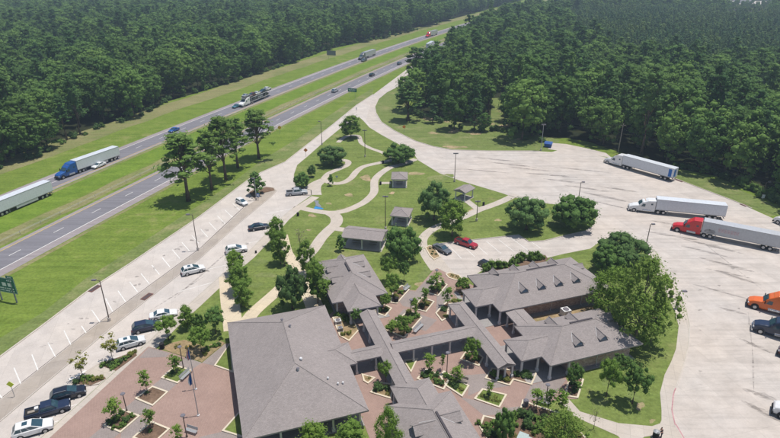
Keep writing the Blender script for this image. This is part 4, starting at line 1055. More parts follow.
def make_protos():
    for v in range(3):
        r = np.random.default_rng(100 + v)
        cl = [(np.array((0, 0, 3.0)), (2.4, 2.4, 2.0))] + shell(r, 60, (0, 0, 3.0), (3.2, 3.2, 2.75), .75, -.72)
        proto('oak', v, 6.0, 7.0, 'oak_tree', cl, .20, 1.9, (L_oak, L_dark, L_oak)[v], M_bark, 3.0, .2, 6, r)
    for v in range(3):
        r = np.random.default_rng(120 + v)
        cl = [(np.array((0, 0, 4.2)), (1.2, 1.2, 2.0))]
        for i in range(60):
            z = r.uniform(1.3, 6.9); t = (z - 1.2) / 5.8; rad = 2.1 * math.sin(math.pi * min(.98, t * .88 + .1)) ** .8; a = r.uniform(0, 6.28); q = rad * r.uniform(.5, .95)
            k = r.uniform(.5, .85); cl.append((np.array((q * math.cos(a), q * math.sin(a), z)), (k, k, k * 1.15)))
        proto('pear', v, 7.4, 4.4, 'pear_tree', cl, .18, 1.7, (L_pear, L_pear, L_light)[v], M_barkg, 5.2, .11, 8, r, core=.6)
    for v in range(3):
        r = np.random.default_rng(140 + v); cl = []
        for i in range(26):
            z = r.uniform(1.3, 3.7); a = r.uniform(0, 6.28); q = r.uniform(.15, 1.0) * (1 - abs(z - 2.3) / 2.6); k = r.uniform(.28, .5)
            cl.append((np.array((q * math.cos(a), q * math.sin(a), z)), (k, k, k * .8)))
        proto('small', v, 4.0, 2.2, 'young_tree', cl, .16, 1.35, (L_light, L_pear, L_light)[v], M_barkg, 3.0, .05, 8, r, core=.45)
    for v in range(3):
        r = np.random.default_rng(160 + v); cl = []
        H_ = 18
        for i in range(76):
            t = r.uniform(0, 1) ** .8; z = 6.2 + t * 11.3; a = r.uniform(0, 6.28); rad = (4.3 * (1 - t ** 2 * .75)) * r.uniform(.2, 1.0); k = r.uniform(.85, 1.5)
            cl.append((np.array((rad * math.cos(a), rad * math.sin(a), z)), (k, k, k * .6)))
        proto('pine', v, 18.4, 9.6, 'pine_tree', cl, .36, 1.75, L_pine, M_bark, 16.5, .30, 24, r, (r.uniform(-.6, .6), 0), core=.62, up=.85, aspect=1.9)
    for v in range(2):
        r = np.random.default_rng(180 + v); cl = [(np.array((0, 0, 5.2)), (2.6, 2.6, 4.6))]
        for i in range(190):
            t = r.uniform(0, 1); z = 1.0 + t * 9.6; rad = 4.3 * math.sin(math.pi * min(.97, .16 + t * .84)) ** .75 * r.uniform(.45, .92); a = r.uniform(0, 6.28); k = r.uniform(.55, .85)
            cl.append((np.array((rad * math.cos(a), rad * math.sin(a), z)), (k, k, k * 1.1)))
        proto('cypress', v, 11.4, 9.0, 'cypress_tree', cl, .19, 1.5, (L_cyp, L_light)[v], M_barkg, 9.0, .17, 14, r, core=.4, aspect=1.9, jit=1.2)
    for v in range(2):
        r = np.random.default_rng(200 + v); cl = []
        for i in range(24):
            a = r.uniform(0, 6.28); z = r.uniform(1.8, 4.0); q = .35 + (z - 2.0) * .38 * r.uniform(.3, 1.1); k = r.uniform(.24, .42)
            cl.append((np.array((q * math.cos(a), q * math.sin(a), z)), (k, k, k * 1.1)))
        proto('crape', v, 4.4, 2.8, 'crape_myrtle', cl, .20, 1.25, (L_gold, L_gold)[v], M_barkg, 2.1, .05, 12, r, core=.42)
    r = np.random.default_rng(220); cl = [(np.array((0, 0, 2.6)), (.8, .8, 1.6))]
    for i in range(34):
        t = r.uniform(0, 1); z = .8 + t * 4.0; a = r.uniform(0, 6.28); q = 1.35 * (1 - t) ** .7 * r.uniform(.7, 1) + .1; k = r.uniform(.32, .55); cl.append((np.array((q * math.cos(a), q * math.sin(a), z)), (k, k, k)))
    proto('cone', 0, 5.1, 3.2, 'magnolia_tree', cl, .26, 1.8, L_oak, M_bark, 3.8, .09, 4, r)
    for v in range(3):
        r = np.random.default_rng(240 + v)
        cl = [(np.array((0, 0, 4.4)), (1.6, 1.6, 1.5))] + shell(r, 34, (0, 0, 4.4), (2.7, 2.7, 2.3), .78, -.6, .5)
        proto('shade', v, 6.9, 6.0, 'shade_tree', cl, .185, 1.7, (L_pear, L_oak, L_pear)[v], M_bark, 4.4, .12, 9, r, core=.62)
    r = np.random.default_rng(260); cl = [(np.array((r.uniform(-1, 1), r.uniform(-1, 1), r.uniform(2, 4))), (.35, .35, .35)) for i in range(14)]
    proto('bare', 0, 4.4, 2.6, 'bare_tree', cl, .14, .25, L_bare, M_barkg, 4.0, .05, 14, r, core=0)
    # forest kinds
    for v in range(4):
        r = np.random.default_rng(300 + v)
        cl = [(np.array((0, 0, 8.5)), (3.0, 3.0, 4.6))]
        cl += shell(r, 64, (0, 0, 9.2), (5.0, 5.0, 6.4), 1.45, -.8, .76, .75, .35)
        cl += [(np.array((r.uniform(-3.6, 3.6), r.uniform(-3.6, 3.6), r.uniform(1.6, 5))), (1.3, 1.3, 1.2)) for _ in range(8)]
        proto('fbroad', v, 16.2, 11.0, 'broadleaf_tree', cl, .5, 1.75, L_forest, M_bark, 9, .3, 5, r, core=.62, jit=1.1)
    for v in range(3):
        r = np.random.default_rng(320 + v)
        cl = [(np.array((0, 0, 12.0)), (1.8, 1.8, 4.2))]
        for i in range(46):
            t = r.uniform(0, 1) ** .8; z = 5.5 + t * 13; rad = 3.9 * (1 - t) ** .6 * r.uniform(.45, 1); a = r.uniform(0, 6.28); k = r.uniform(.8, 1.4); cl.append((np.array((rad * math.cos(a), rad * math.sin(a), z)), (k, k, k * .62)))
        proto('fpine', v, 19.2, 9.0, 'pine_tree', cl, .5, 1.5, L_fpine, M_bark, 17, .3, 14, r, core=.66, up=.85, aspect=1.7)
    for v in range(3):
        r = np.random.default_rng(340 + v)
        cl = [(np.array((0, 0, 6.0)), (.9, .9, 3.6))]
        for i in range(30):
            t = r.uniform(0, 1) ** .9; z = 2.2 + t * 9.2; rad = 2.1 * (1 - t) ** .75 * r.uniform(.6, 1); a = r.uniform(0, 6.28); k = r.uniform(.45, .85); cl.append((np.array((rad * math.cos(a), rad * math.sin(a), z)), (k, k, k * .75)))
        proto('young', v, 12.0, 5.0, 'young_pine', cl, .42, 1.3, L_young, M_bark, 10.5, .12, 0, r, core=.66, up=.85, aspect=1.7)
    for v in range(3):      # shrubs
        r = np.random.default_rng(400 + v); cl = [(np.array((0, 0, .25)), (.55, .55, .35))] + [(np.array((r.uniform(-.5, .5), r.uniform(-.5, .5), r.uniform(.25, .7))), (.34, .34, .3)) for _ in range(9)]
        PROTO[('shrub', v)] = ('shrub', 1.0, 1.6, crown_mesh('shrub', cl, .16, 1.6, (L_shrub, L_shrubd, L_olive)[v], r), None)
    r = np.random.default_rng(410); cl = [(np.array((r.uniform(-.6, .6), r.uniform(-.6, .6), r.uniform(.1, .45))), (.2, .2, .25)) for _ in range(10)]
    PROTO[('tuft', 0)] = ('grass_tuft', .7, 1.6, crown_mesh('grass_tuft', cl, .17, 1.0, L_olive, r, core=.4, aspect=2.4), None)
make_protos()

def plant(kind, v, loc, h, w, label, cat='tree', group=None, rot=None, name=None):
    nm, H_, W_, cm, tm = PROTO[(kind, v)]
    rot = random.uniform(0, 6.28) if rot is None else rot
    if tm is None:
        o = bpy.data.objects.new(name or nm, cm); COL.objects.link(o)
        o.location = loc; o.rotation_euler = (0, 0, rot); o.scale = (w / W_, w / W_, h / H_); return tag(o, label, cat, group)
    t = thing(name or nm, label, cat, loc, rot, group); t.scale = (w / W_, w / W_, h / H_)
    a = bpy.data.objects.new('trunk', tm); b = bpy.data.objects.new('crown', cm)
    for o in (a, b): COL.objects.link(o); o.parent = t
    return t
def tree(kind, v, base, top, wpx, label, z=LZ, group=None, cat='tree', name=None):
    X, Y, _ = G(*base, z); h = hgt(base, top) - z; w = wpx / ppm(base)
    # seen from above, the top of a wide crown rises over its own axis: take a little off
    h = max(.6, h - .12 * w)
    return plant(kind, v, (X, Y, z), h, w, label, cat, group, None, name)

for a in [
    ('pine', 0, (188.5, 201), 127, 46, 'leftmost tall pine with a broad crown beside the highway', 0), ('pine', 1, (226, 180), 112, 34, 'tall pine with a long bare trunk in front of the highway', 0),
    ('pine', 2, (238, 168), 114, 30, 'slender middle pine of the roadside row', 0), ('pine', 1, (259, 158.5), 105, 34, 'last pine of the roadside row with dark hanging crown', 0), ('pine', 2, (212, 190), 126, 30, 'pine in the gap between the broad pine and the bare trunked one', 0),
    ('oak', 1, (332.5, 165), 141.5, 29, 'dense dark round oak beside the looping path near the ramp', LZ), ('oak', 0, (302, 188), 170, 16, 'small round oak right behind the silver pickup', LZ), ('oak', 1, (312, 177), 163, 9, 'very small dark round tree near the ramp edge', LZ),
    ('cone', 0, (331, 186), 173, 6, 'tiny conical sapling on the lawn between paths', LZ), ('oak', 0, (398.5, 162), 139, 33, 'wide round oak at the truck ramp corner by two paths', LZ), ('pear', 0, (351, 138), 112, 22, 'light green oval tree on a small paved pad by the ramp', LZ),
    ('cone', 0, (257.5, 194.5), 169, 18, 'conical magnolia growing in the mulch nose of the median', .12), ('oak', 0, (403, 259.5), 221, 37, 'largest round oak standing between small shelter and courtyard', LZ), ('oak', 1, (434, 220), 178, 33, 'dark drooping tree beside the bright green tree and truck lot shelter', LZ),
    ('pear', 2, (452, 236), 195, 28, 'bright green leaning tree behind the red pickup', LZ), ('oak', 1, (526, 229.5), 191, 42, 'big dark dome shaped oak on the island facing the truck lot', LZ), ('oak', 2, (572.5, 227), 190, 44, 'big bushy oak at the nose of the truck lot island', LZ),
    ('pear', 0, (277, 246), 214, 20, 'upright tree at the head of the tree row on the walk, over the dark suv', LZ), ('pear', 1, (281, 264), 228, 20, 'upright tree beside the left walk, second in its row', LZ), ('pear', 2, (236, 274), 247, 18, 'upright tree over the white suv on the parking edge', LZ),
    ('pear', 0, (240, 292), 260, 25, 'broad bright tree in the middle of the parking edge row', LZ), ('pear', 1, (244, 307), 277, 20, 'last tree of the parking edge row, by the short lamp', LZ), ('pear', 1, (307, 274), 237, 19, 'upright tree above the path junction near the four gablet building', LZ),
    ('pear', 0, (318, 303), 256, 27, 'tall upright tree touching the roof of the four gablet building', LZ), ('oak', 1, (292.5, 309), 263, 30, 'dark grey green tree between the tan paths behind the largest building', LZ), ('bare', 0, (300, 250), 226, 17, 'thin almost leafless tree on the lawn by the path junction', LZ),
    ('cone', 0, (341, 251), 233, 10, 'small dark round tree at the end of the long pavilion', LZ), ('shade', 0, (168.8, 340), 312, 23, 'leafy shade tree over the navy suv and plaza corner', LZ), ('pear', 1, (188, 328.5), 303, 17, 'upright tree at the lawn tip by the car park', LZ),
    ('oak', 2, (200, 332), 312, 12, 'smallest tree of the lawn clump behind the left plaza', LZ), ('shade', 1, (216, 334), 305, 22, 'dark tree of the lawn clump nearest the roof corner', LZ), ('shade', 2, (201.5, 352), 324, 24, 'front tree of the lawn clump overhanging the plaza kerb', LZ),
    ('oak', 1, (622, 265), 228, 50, 'dark oak in the mixed clump beside the truck lot drive', LZ), ('oak', 2, (608, 272), 241, 33, 'glossy round magnolia in front of the dark oak clump', LZ), ('cypress', 1, (607, 316), 262, 44, 'bright feathery tree against the corner of the long building', LZ),
    ('cypress', 0, (634, 343), 249, 64, 'tallest feathery yellow green cypress beside the truck lot walk', LZ), ('pear', 2, (650, 341), 284, 17, 'slim yellow green tree on the kerb side of the tall cypress', LZ), ('shade', 0, (606, 397), 355, 24, 'shade tree on the sloping lawn near the brick wall', LZ), ('shade', 1, (619, 376), 352, 20, 'tree close to the wall corner on the sloping lawn', LZ),
    ('shade', 1, (632, 404), 362, 28, 'round tree with a bare mulch ring on the lawn by the curved walk', LZ), ('bare', 0, (593.5, 429), 405, 13, 'leafless sapling beside the lower right footpath', LZ),
    ('shade', 2, (389, 283), 253, 19, 'light green tree beside the right eave of the four gablet building', LZ), ('shade', 0, (392, 298), 270, 17, 'light tree at the lower right corner of the four gablet building', LZ), ('shade', 1, (404, 282), 259, 12, 'small dark tree with its own shadow on the lawn by the courtyard', LZ),
    ('small', 0, (436, 292), 270, 13, 'young tree just inside the courtyard entrance', PZ), ('small', 1, (424, 307), 285, 12, 'young tree in the diamond planter of the upper courtyard', PZ), ('small', 1, (447, 307), 285, 13, 'young tree beside the open end of the covered walk', PZ), ('shade', 0, (462, 292), 275, 13, 'bushy tree next to the oval bed by the long building', PZ),
    ('small', 2, (415, 316), 297, 9, 'slim young tree by the lamp of the upper courtyard', PZ), ('shade', 2, (385.5, 310), 292, 12, 'bright bushy tree by the corner of the four gablet roof', PZ), ('shade', 1, (356, 325), 306, 12, 'small tree between the condenser units and the covered walk', PZ), ('shade', 0, (404, 336), 313, 16, 'green tree in the bushy middle planter of the upper courtyard', PZ), ('small', 0, (392, 333), 319, 14, 'low leaning tree at the left of the bushy middle planter', PZ),
    ('shade', 2, (385.5, 383), 359, 16, 'bright green tree beside the lower end of the long covered walk', PZ), ('shade', 0, (471, 363), 335, 18, 'bright tree under the bend of the covered walks', PZ), ('small', 0, (429, 372), 352, 14, 'young tree in the left planter of the lower courtyard', PZ), ('small', 1, (442, 370), 352, 7, 'very thin sapling beside the lamp of the lower courtyard', PZ), ('small', 2, (456.5, 383), 364, 15, 'round headed young tree behind the wooden bench', PZ),
    ('small', 0, (489, 397), 380, 9, 'sapling in the single diamond planter of the lower courtyard', PZ), ('small', 0, (536, 411), 386, 16, 'first of three small trees in the right planting strip, by the litter bin', PZ), ('small', 1, (547.5, 412), 386, 14, 'middle of three small trees in the right planting strip', PZ), ('small', 2, (561, 414), 389, 17, 'last of three small trees in the right planting strip, by the steps', PZ),
    ('shade', 1, (573, 389), 361, 17, 'dense tree against the porch corner of the right brick building', LZ), ('cypress', 1, (388, 458), 403, 27, 'light green tree in front of the lower building roof', PZ), ('pear', 2, (315, 462), 418, 34, 'bright tree before the glass front of the largest building', PZ), ('pear', 0, (350, 462), 417, 34, 'bright tree near the corner column of the largest building', PZ),
    ('cypress', 0, (560, 456), 407, 46, 'large olive green tree at the lower edge by the planting strip', PZ), ('oak', 2, (503, 440), 406, 21, 'dark dense conifer like tree beside the utility cabinet', PZ),
    ('small', 2, (147.5, 392), 368, 14, 'young tree in the bare soil planter of the left plaza', PZ), ('small', 0, (116, 421), 397, 18, 'spreading young tree in the shrub filled planter of the left plaza', PZ), ('small', 1, (151, 429), 406, 15, 'young tree in the lowest diamond planter of the left plaza', PZ), ('small', 1, (176.5, 373), 352, 14, 'young tree in the planter with bench on the left plaza', PZ), ('small', 0, (179, 443), 423, 12, 'young tree top beside the lowest plaza lamp', PZ),
    ('crape', 0, (113, 360.5), 335, 18, 'golden vase shaped small tree in the bed by the white suv', LZ), ('crape', 1, (83, 377), 352, 18, 'golden vase shaped small tree in the bed below the crosswalk', LZ)]:
    tree(a[0], a[1], a[2], a[3], a[4], a[5], a[6], 'pines along the highway verge' if a[0] == 'pine' else None)

# planting beds and their shrubs
def bed(label, pts, kerb=True, soil=None, z=PZ, shrubs=(), slabel=None, kh=.14):
    W = px(pts, z); c = (sum(p[0] for p in W) / len(W), sum(p[1] for p in W) / len(W)); L = [(p[0] - c[0], p[1] - c[1]) for p in W]
    t = thing('planting_bed', label, 'planting bed', (c[0], c[1], z))
    mb = MB(); mb.prism(L, -.02, .05 + random.uniform(0, .03), soil or M_mulch); mb.build('soil', t)
    if kerb: mb = MB(); mb.wall(L, .27, -.02, kh + random.uniform(0, .03), M_ledge, True); mb.build('kerb_border', t)
    for i, s in enumerate(shrubs):
        x, y, d = s[:3]; v = s[3] if len(s) > 3 else random.choice([0, 0, 1]); hh = s[4] if len(s) > 4 else .62
        X, Y, _ = G(x, y, z); w = d / ppm((x, y))
        if v == 9: plant('tuft', 0, (X, Y, z + .05), w * .45, w, 'dry grass tuft in the ' + (slabel or label), 'grass tuft', 'grass tufts in the ' + (slabel or label))
        else: plant('shrub', v, (X, Y, z + .03), w * hh, w, 'leafy shrub in the ' + (slabel or label), 'shrub', 'shrubs in the ' + (slabel or label))
    return t
bed('shrub filled diamond planter nearest the parked cars', [(104, 425.6), (120.6, 432.3), (139.2, 416.4), (123, 410.5)], shrubs=[(110, 424, 9, 1), (117, 420, 10, 0), (122, 427, 9, 0), (127, 421, 10, 1), (131, 417, 8, 0), (121, 415, 8, 1), (114, 428, 7, 0)], slabel='shrub filled planter')
bed('bare soil diamond planter with a sapling on the left plaza', [(136, 398.7), (152.7, 405.7), (167.4, 392.3), (152.5, 387)], shrubs=[(147, 393, 5, 1)], soil=M_mulch, slabel='bare soil planter')
bed('lowest diamond planter of the left plaza', [(133.5, 438), (151.5, 422.2), (169, 429.4), (152, 445)], shrubs=[(150, 432, 6, 1)], slabel='lowest plaza planter')
bed('grassy diamond planter with a bench on the left plaza', [(162, 378), (177.6, 383.2), (190.4, 370.4), (175.5, 366)], soil=M_lawn, shrubs=[(172, 373, 7, 1, .4), (180, 374, 7, 0, .35), (167, 378, 5, 9)], slabel='grassy bench planter')
bed('narrow shrub bed by the crosswalk beside the white suv', [(98.5, 365), (116, 371), (137, 355.5), (135, 351.5)], False, z=LZ, shrubs=[(104, 365.5, 9, 0), (110, 366, 9, 1), (116, 364.5, 10, 0), (121, 362, 9, 1), (126, 359, 8, 0), (131, 355.5, 8, 2), (135, 352.5, 6, 2), (113, 369, 8, 0)], slabel='shrub bed above the crosswalk')
bed('narrow shrub bed by the crosswalk above the dark suv', [(73, 384), (90.8, 385.5), (106, 379), (105, 377), (83, 376)], False, z=LZ, shrubs=[(77, 383, 9, 1), (83, 379, 9, 0), (89, 379, 9, 0), (95, 380, 8, 2), (101, 379, 8, 2), (86, 384, 7, 9)], slabel='shrub bed below the crosswalk')
bed('mulch bed with kerb between lawn clump and left plaza', [(160, 348), (170.5, 352.2), (202, 362.3), (225, 343), (220, 341), (205, 347), (185, 340), (172, 343)], False, M_mulchtan, LZ, [(208, 350, 8, 0), (214, 347, 8, 0), (219, 345, 7, 1), (221, 339, 5, 0, .9), (190, 349, 9, 9), (178, 347, 8, 9), (205, 355, 7, 2)], 'mulch bed behind the left plaza')
bed('grass triangle at the upper left wall of the largest building', [(215, 365.8), (233, 372), (230, 344)], True, M_lawn); bed('grass triangle at the lower left wall of the largest building', [(223, 431), (246, 438), (240, 412)], True, M_lawn)
bed('mulch nose of the car park median with the magnolia', [(249.3, 192.7), (252.5, 190.6), (266.4, 187.2), (273.4, 188.2), (274.6, 190.4), (262, 193.3), (255.5, 199.2)], False, M_mulch, .12)
# upper courtyard
bed('diamond planter by the corner of the four gablet roof', [(375, 312.5), (385, 316.3), (391.5, 308.6), (382, 304)], shrubs=[(380, 311, 8, 1), (386, 311, 7, 1)], slabel='planter by the four gablet roof corner')
bed('bed along the right eave of the four gablet building', [(391, 303), (396.7, 303.7), (409, 290), (402, 286), (393, 292)], shrubs=[(396, 298, 8, 2), (401, 293, 7, 0), (394, 291, 8, 0)], slabel='bed beside the four gablet building')
bed('bushy middle planter of the upper courtyard', [(384, 329), (404, 338), (421.5, 318), (409, 311), (395, 322)], shrubs=[(390, 328, 9, 0), (397, 326, 10, 1), (403, 329, 10, 0), (409, 322, 11, 0), (415, 318, 11, 0), (408, 332, 9, 1), (401, 334, 8, 9), (399, 320, 9, 0), (409, 314, 9, 2)], slabel='bushy middle planter')
bed('diamond planter of the upper courtyard with a young tree', [(413, 308.7), (426, 312), (434, 302), (422, 298)], shrubs=[(422, 306, 8, 1), (427, 305, 8, 2), (414, 304, 8, 0, .9)], soil=M_mulch, slabel='young tree planter')
bed('planter just inside the courtyard entrance', [(427.4, 292.8), (438, 296), (447, 285), (437, 281)], shrubs=[(433, 289, 8, 0), (439, 290, 9, 0, .8), (442, 285, 7, 1), (430, 283, 8, 0)], slabel='courtyard entrance planter')
bed('stepped bed beside the open end of the covered walk', [(436, 313.5), (443, 305.5), (451, 299.8), (463, 299.8), (462, 303), (449, 304), (447, 318), (442, 321)], shrubs=[(455, 302, 9, 2, .4), (459, 301, 7, 0, .4), (444, 311, 8, 1), (446, 317, 7, 2, .4)], slabel='stepped bed by the covered walk')
bed('oval dry bed at the corner of the small parking lot', [(446, 274.5), (450, 273), (459, 275.5), (462, 279.5), (457, 280.5), (449, 278)], True, M_mulchtan, LZ, [(452, 276.5, 5, 9), (457, 278, 5, 9)], 'oval dry bed')
bed('mulch strip with tiny plants beside the grey sedan', [(425.5, 248), (429.5, 245.8), (434, 247.5), (440, 257), (434, 259.8), (430, 256)], True, M_mulchtan, LZ, [(430, 249, 3, 1), (433, 252, 3, 1), (432, 254.5, 3, 1), (436, 254.5, 3, 1)], 'mulch strip by the sedan')
bed('shrub bed at the back of the long building, courtyard side', [(456, 284), (470, 288), (474, 292), (462, 298), (456, 290)], False, M_mulch, PZ, [(460, 285, 10, 0), (466, 287, 9, 0), (464, 294, 8, 2)], 'bed at the porch of the long building')
bed('hedge bed between small parking lot and the long building', [(482, 276), (486, 268.5), (508, 264), (520, 262), (545, 255), (548, 259), (545, 262), (500, 274)], False, M_mulch, LZ, [(486, 271, 11, 0, .9), (492, 268, 12, 0, .9), (499, 268, 12, 0, .9), (505, 267, 10, 0, .8), (511, 265, 10, 0, .9), (517, 263, 12, 0, .9), (523, 260, 12, 0, .9), (529, 260, 12, 0, .9), (536, 260, 12, 0, .9), (541, 259, 9, 0, .8), (515, 269, 10, 0)], 'hedge bed by the small parking lot')
bed('grass and gravel bed beside the condenser units', [(333, 318), (349, 316), (359, 330), (349, 341), (340, 336)], True, M_mulchtan, PZ, [(343, 318, 10, 0), (348, 322, 9, 0), (337, 316, 8, 0), (343, 335, 7, 2), (349, 334, 7, 2)], 'bed beside the condenser units')
# lower courtyard and the hall side
bed('small corner bed at the walk beside the largest building', [(362.5, 375), (374.5, 378.3), (368, 383.5), (364, 381)], True, M_mulchtan, PZ, [(368.5, 378.5, 5, 9)], 'small corner bed')
bed('bed with a dark round bush by the lower covered walk', [(371, 392.5), (390.5, 398.5), (394, 385), (379, 383)], True, M_mulchtan, PZ, [(379, 390, 13, 1, .75), (387, 389, 9, 1), (388, 394, 7, 9)], 'bed with the dark round bush')
bed('grass corner bed under the crossing covered walk', [(404, 361), (417, 359.3), (411, 372)], True, M_lawn, PZ); bed('left tiered planter of the lower courtyard', [(417.5, 379), (443.5, 389.5), (449, 379.5), (430, 371.5), (426, 370)], True, M_mulch, PZ, [(424, 377, 9, 1), (430, 379, 9, 0), (436, 382, 9, 0), (441, 384, 8, 1), (429, 373, 9, 0), (436, 376, 8, 1)], 'left tiered planter')
bed('right tiered planter behind the wooden bench', [(446, 386), (462, 396.5), (468.5, 386.3), (452, 377), (444, 372), (440, 376)], True, M_lawn, PZ, [(449, 379, 8, 1), (455, 388, 9, 1), (461, 390, 7, 2, .4), (446, 376, 8, 0)], 'right tiered planter')
bed('single diamond planter with dry grasses in the lower courtyard', [(474.9, 399), (482.6, 389.6), (506, 395.2), (499.2, 407.5)], True, M_lawn, PZ, [(481, 396, 7, 9), (487, 399, 7, 9), (493, 400, 8, 9), (498, 401, 7, 9), (489, 395, 6, 1), (496, 397, 6, 9)], 'single diamond planter')
bed('bed with bright tree at the bend of the covered walks', [(460.8, 359.6), (478.7, 366), (483, 358), (476, 352), (466, 352)], True, M_mulch, PZ, [(468, 358, 8, 1), (475, 360, 8, 0)], 'bed at the bend of the covered walks')
bed('planted strip along the porch of the right brick building', [(485.6, 378.6), (509.5, 385.5), (513.3, 379.8), (531.3, 384.8), (537, 371.5), (515, 371), (492, 369)], True, M_mulch, PZ, [(493, 376, 9, 0, .9), (500, 379, 9, 0), (507, 381, 8, 2), (517, 376, 9, 1), (523, 377, 10, 1), (529, 378, 9, 1), (526, 373, 8, 0)], 'porch planting strip')
bed('shrubbery bed beside the lower building', [(480, 427), (483.8, 416.5), (497, 419.8), (512, 416), (520, 412), (523, 401), (535, 406), (560, 414), (568, 421), (585, 438), (590, 458), (500, 460)], True, M_mulch, PZ, [(479, 424, 8, 0), (486, 428, 11, 0), (493, 434, 12, 1), (500, 424, 11, 1), (508, 430, 12, 1), (514, 420, 13, 0, .9), (521, 417, 12, 1, .9), (529, 419, 14, 1, .9), (537, 420, 12, 0), (545, 422, 13, 1), (555, 424, 12, 0), (566, 426, 13, 2), (577, 427, 11, 2), (536, 432, 16, 0), (549, 436, 16, 2), (528, 428, 14, 1, .8), (542, 428, 15, 0, .8), (556, 432, 15, 2, .8), (567, 434, 15, 0, .8), (508, 420, 11, 0), (493, 424, 10, 0), (512, 427, 12, 0, .8), (576, 436, 14, 2, .7), (500, 438, 13, 1, .8), (487, 436, 11, 1, .7), (516, 438, 10, 9)], 'shrubbery bed')
bed('bed with clipped bushes at the porch steps of the right brick building', [(565, 396), (577.4, 398), (583, 380), (574, 378), (568, 384)], True, M_mulch, PZ, [(572, 384, 10, 1), (577, 386, 10, 0), (574, 392, 9, 1), (571, 379, 9, 0)], 'bed at the porch steps')
# ------------------------------------------------------------------ vehicles (x forward, wheels on z = 0)
def rsec(x, hw, zb, zt, tum=.9, c=.12):
    """half-rounded car section at x, as a ring seen from the front"""
    zm = zb + (zt - zb) * .45
    pts = [(-hw * .86, zb), (-hw, zb + .18), (-hw, zm), (-hw * (tum + .06), zt - c), (-hw * tum + c * .6, zt), (0, zt + .03), (hw * tum - c * .6, zt), (hw * (tum + .06), zt - c), (hw, zm), (hw, zb + .18), (hw * .86, zb)]
    return [(x, y, z) for y, z in pts]
def loft(mb, rings, m, caps=True):
    n = len(rings[0]); V = [p for r in rings for p in r]; F = []
    for i in range(len(rings) - 1):
        for k in range(n): F.append((i * n + k, i * n + (k + 1) % n, (i + 1) * n + (k + 1) % n, (i + 1) * n + k))
    if caps: F += [tuple(range(n - 1, -1, -1)), tuple((len(rings) - 1) * n + k for k in range(n))]
    mb.add(V, F, m)
def fixn(o):
    import bmesh
    bm = bmesh.new(); bm.from_mesh(o.data); bmesh.ops.recalc_face_normals(bm, faces=bm.faces); bm.to_mesh(o.data); bm.free(); return o
def wheel(root, x, y, r, w, name='wheel', dual=False):
    s = 1 if y > 0 else -1
    mb = MB(); mb.tube([(x, y - w / 2, r), (x, y - w * .42, r), (x, y + w * .42, r), (x, y + w / 2, r)], [r * .9, r, r, r * .9], M_black, 18); o = mb.build(name, root)
    mb = MB(); mb.tube([(x, y + s * (w / 2 - .02), r), (x, y + s * (w / 2 + .012), r)], [r * .66, r * .6], M_rim, 14); mb.tube([(x, y + s * (w / 2), r), (x, y + s * (w / 2 + .03), r)], [r * .16, r * .14], M_rim, 8)
    for k in range(5):
        a = k * 1.2566; mb.box((x + math.cos(a) * r * .38, y + s * (w / 2 + .013), r + math.sin(a) * r * .38), (r * .12, .012, r * .12), M_black)
    mb.build('rim', o); return o
def quadp(mb, pts, m, off=.0):
    a, b, c = Vector(pts[0]), Vector(pts[1]), Vector(pts[2]); n = (b - a).cross(c - a).normalized() * off
    P_ = [Vector(p) + n for p in pts]; mb.add(P_, [tuple(range(len(pts)))], m)
def inset(q, k=.1):
    c = sum((Vector(p) for p in q), Vector()) / len(q); return [Vector(p).lerp(c, k) for p in q]
SHAPE = dict(   # half length, half width, stations (x, zt, width factor), cabin base x0 x1, roof x0 x1, belt, roof z, wheel r, wheelbase front/rear
    suv=dict(L=2.4, W=.96, st=[(-2.4, .92, .90), (-2.3, 1.12, .97), (-1.2, 1.15, 1), (.9, 1.13, 1), (1.85, 1.04, .96), (2.28, .9, .88), (2.4, .66, .78)], cb=(-2.3, 1.3), rf=(-1.75, .0), belt=1.12, top=1.74, wr=.37, wx=(-1.42, 1.45)),
    sedan=dict(L=2.42, W=.92, st=[(-2.42, .86, .88), (-2.3, .98, .95), (-1.3, 1.0, 1), (.9, .96, 1), (1.9, .84, .96), (2.3, .72, .88), (2.42, .56, .78)], cb=(-1.75, 1.15), rf=(-.95, .2), belt=.96, top=1.45, wr=.33, wx=(-1.38, 1.42)),
    pickup=dict(L=2.95, W=1.0, st=[(-2.95, 1.08, .97), (-2.8, 1.1, 1), (-1.0, 1.1, 1), (1.1, 1.12, 1), (2.4, 1.08, .97), (2.85, .98, .92), (2.95, .7, .88)], cb=(-.95, 1.45), rf=(-.75, .65), belt=1.1, top=1.86, wr=.40, wx=(-1.85, 1.85)),
    van=dict(L=2.55, W=1.0, st=[(-2.55, 1.0, .95), (-2.45, 1.05, 1), (-1.2, 1.06, 1), (1.2, 1.02, 1), (2.1, .94, .95), (2.45, .8, .88), (2.55, .6, .8)], cb=(-2.5, 1.65), rf=(-2.3, .6), belt=1.04, top=1.78, wr=.34, wx=(-1.5, 1.55)))
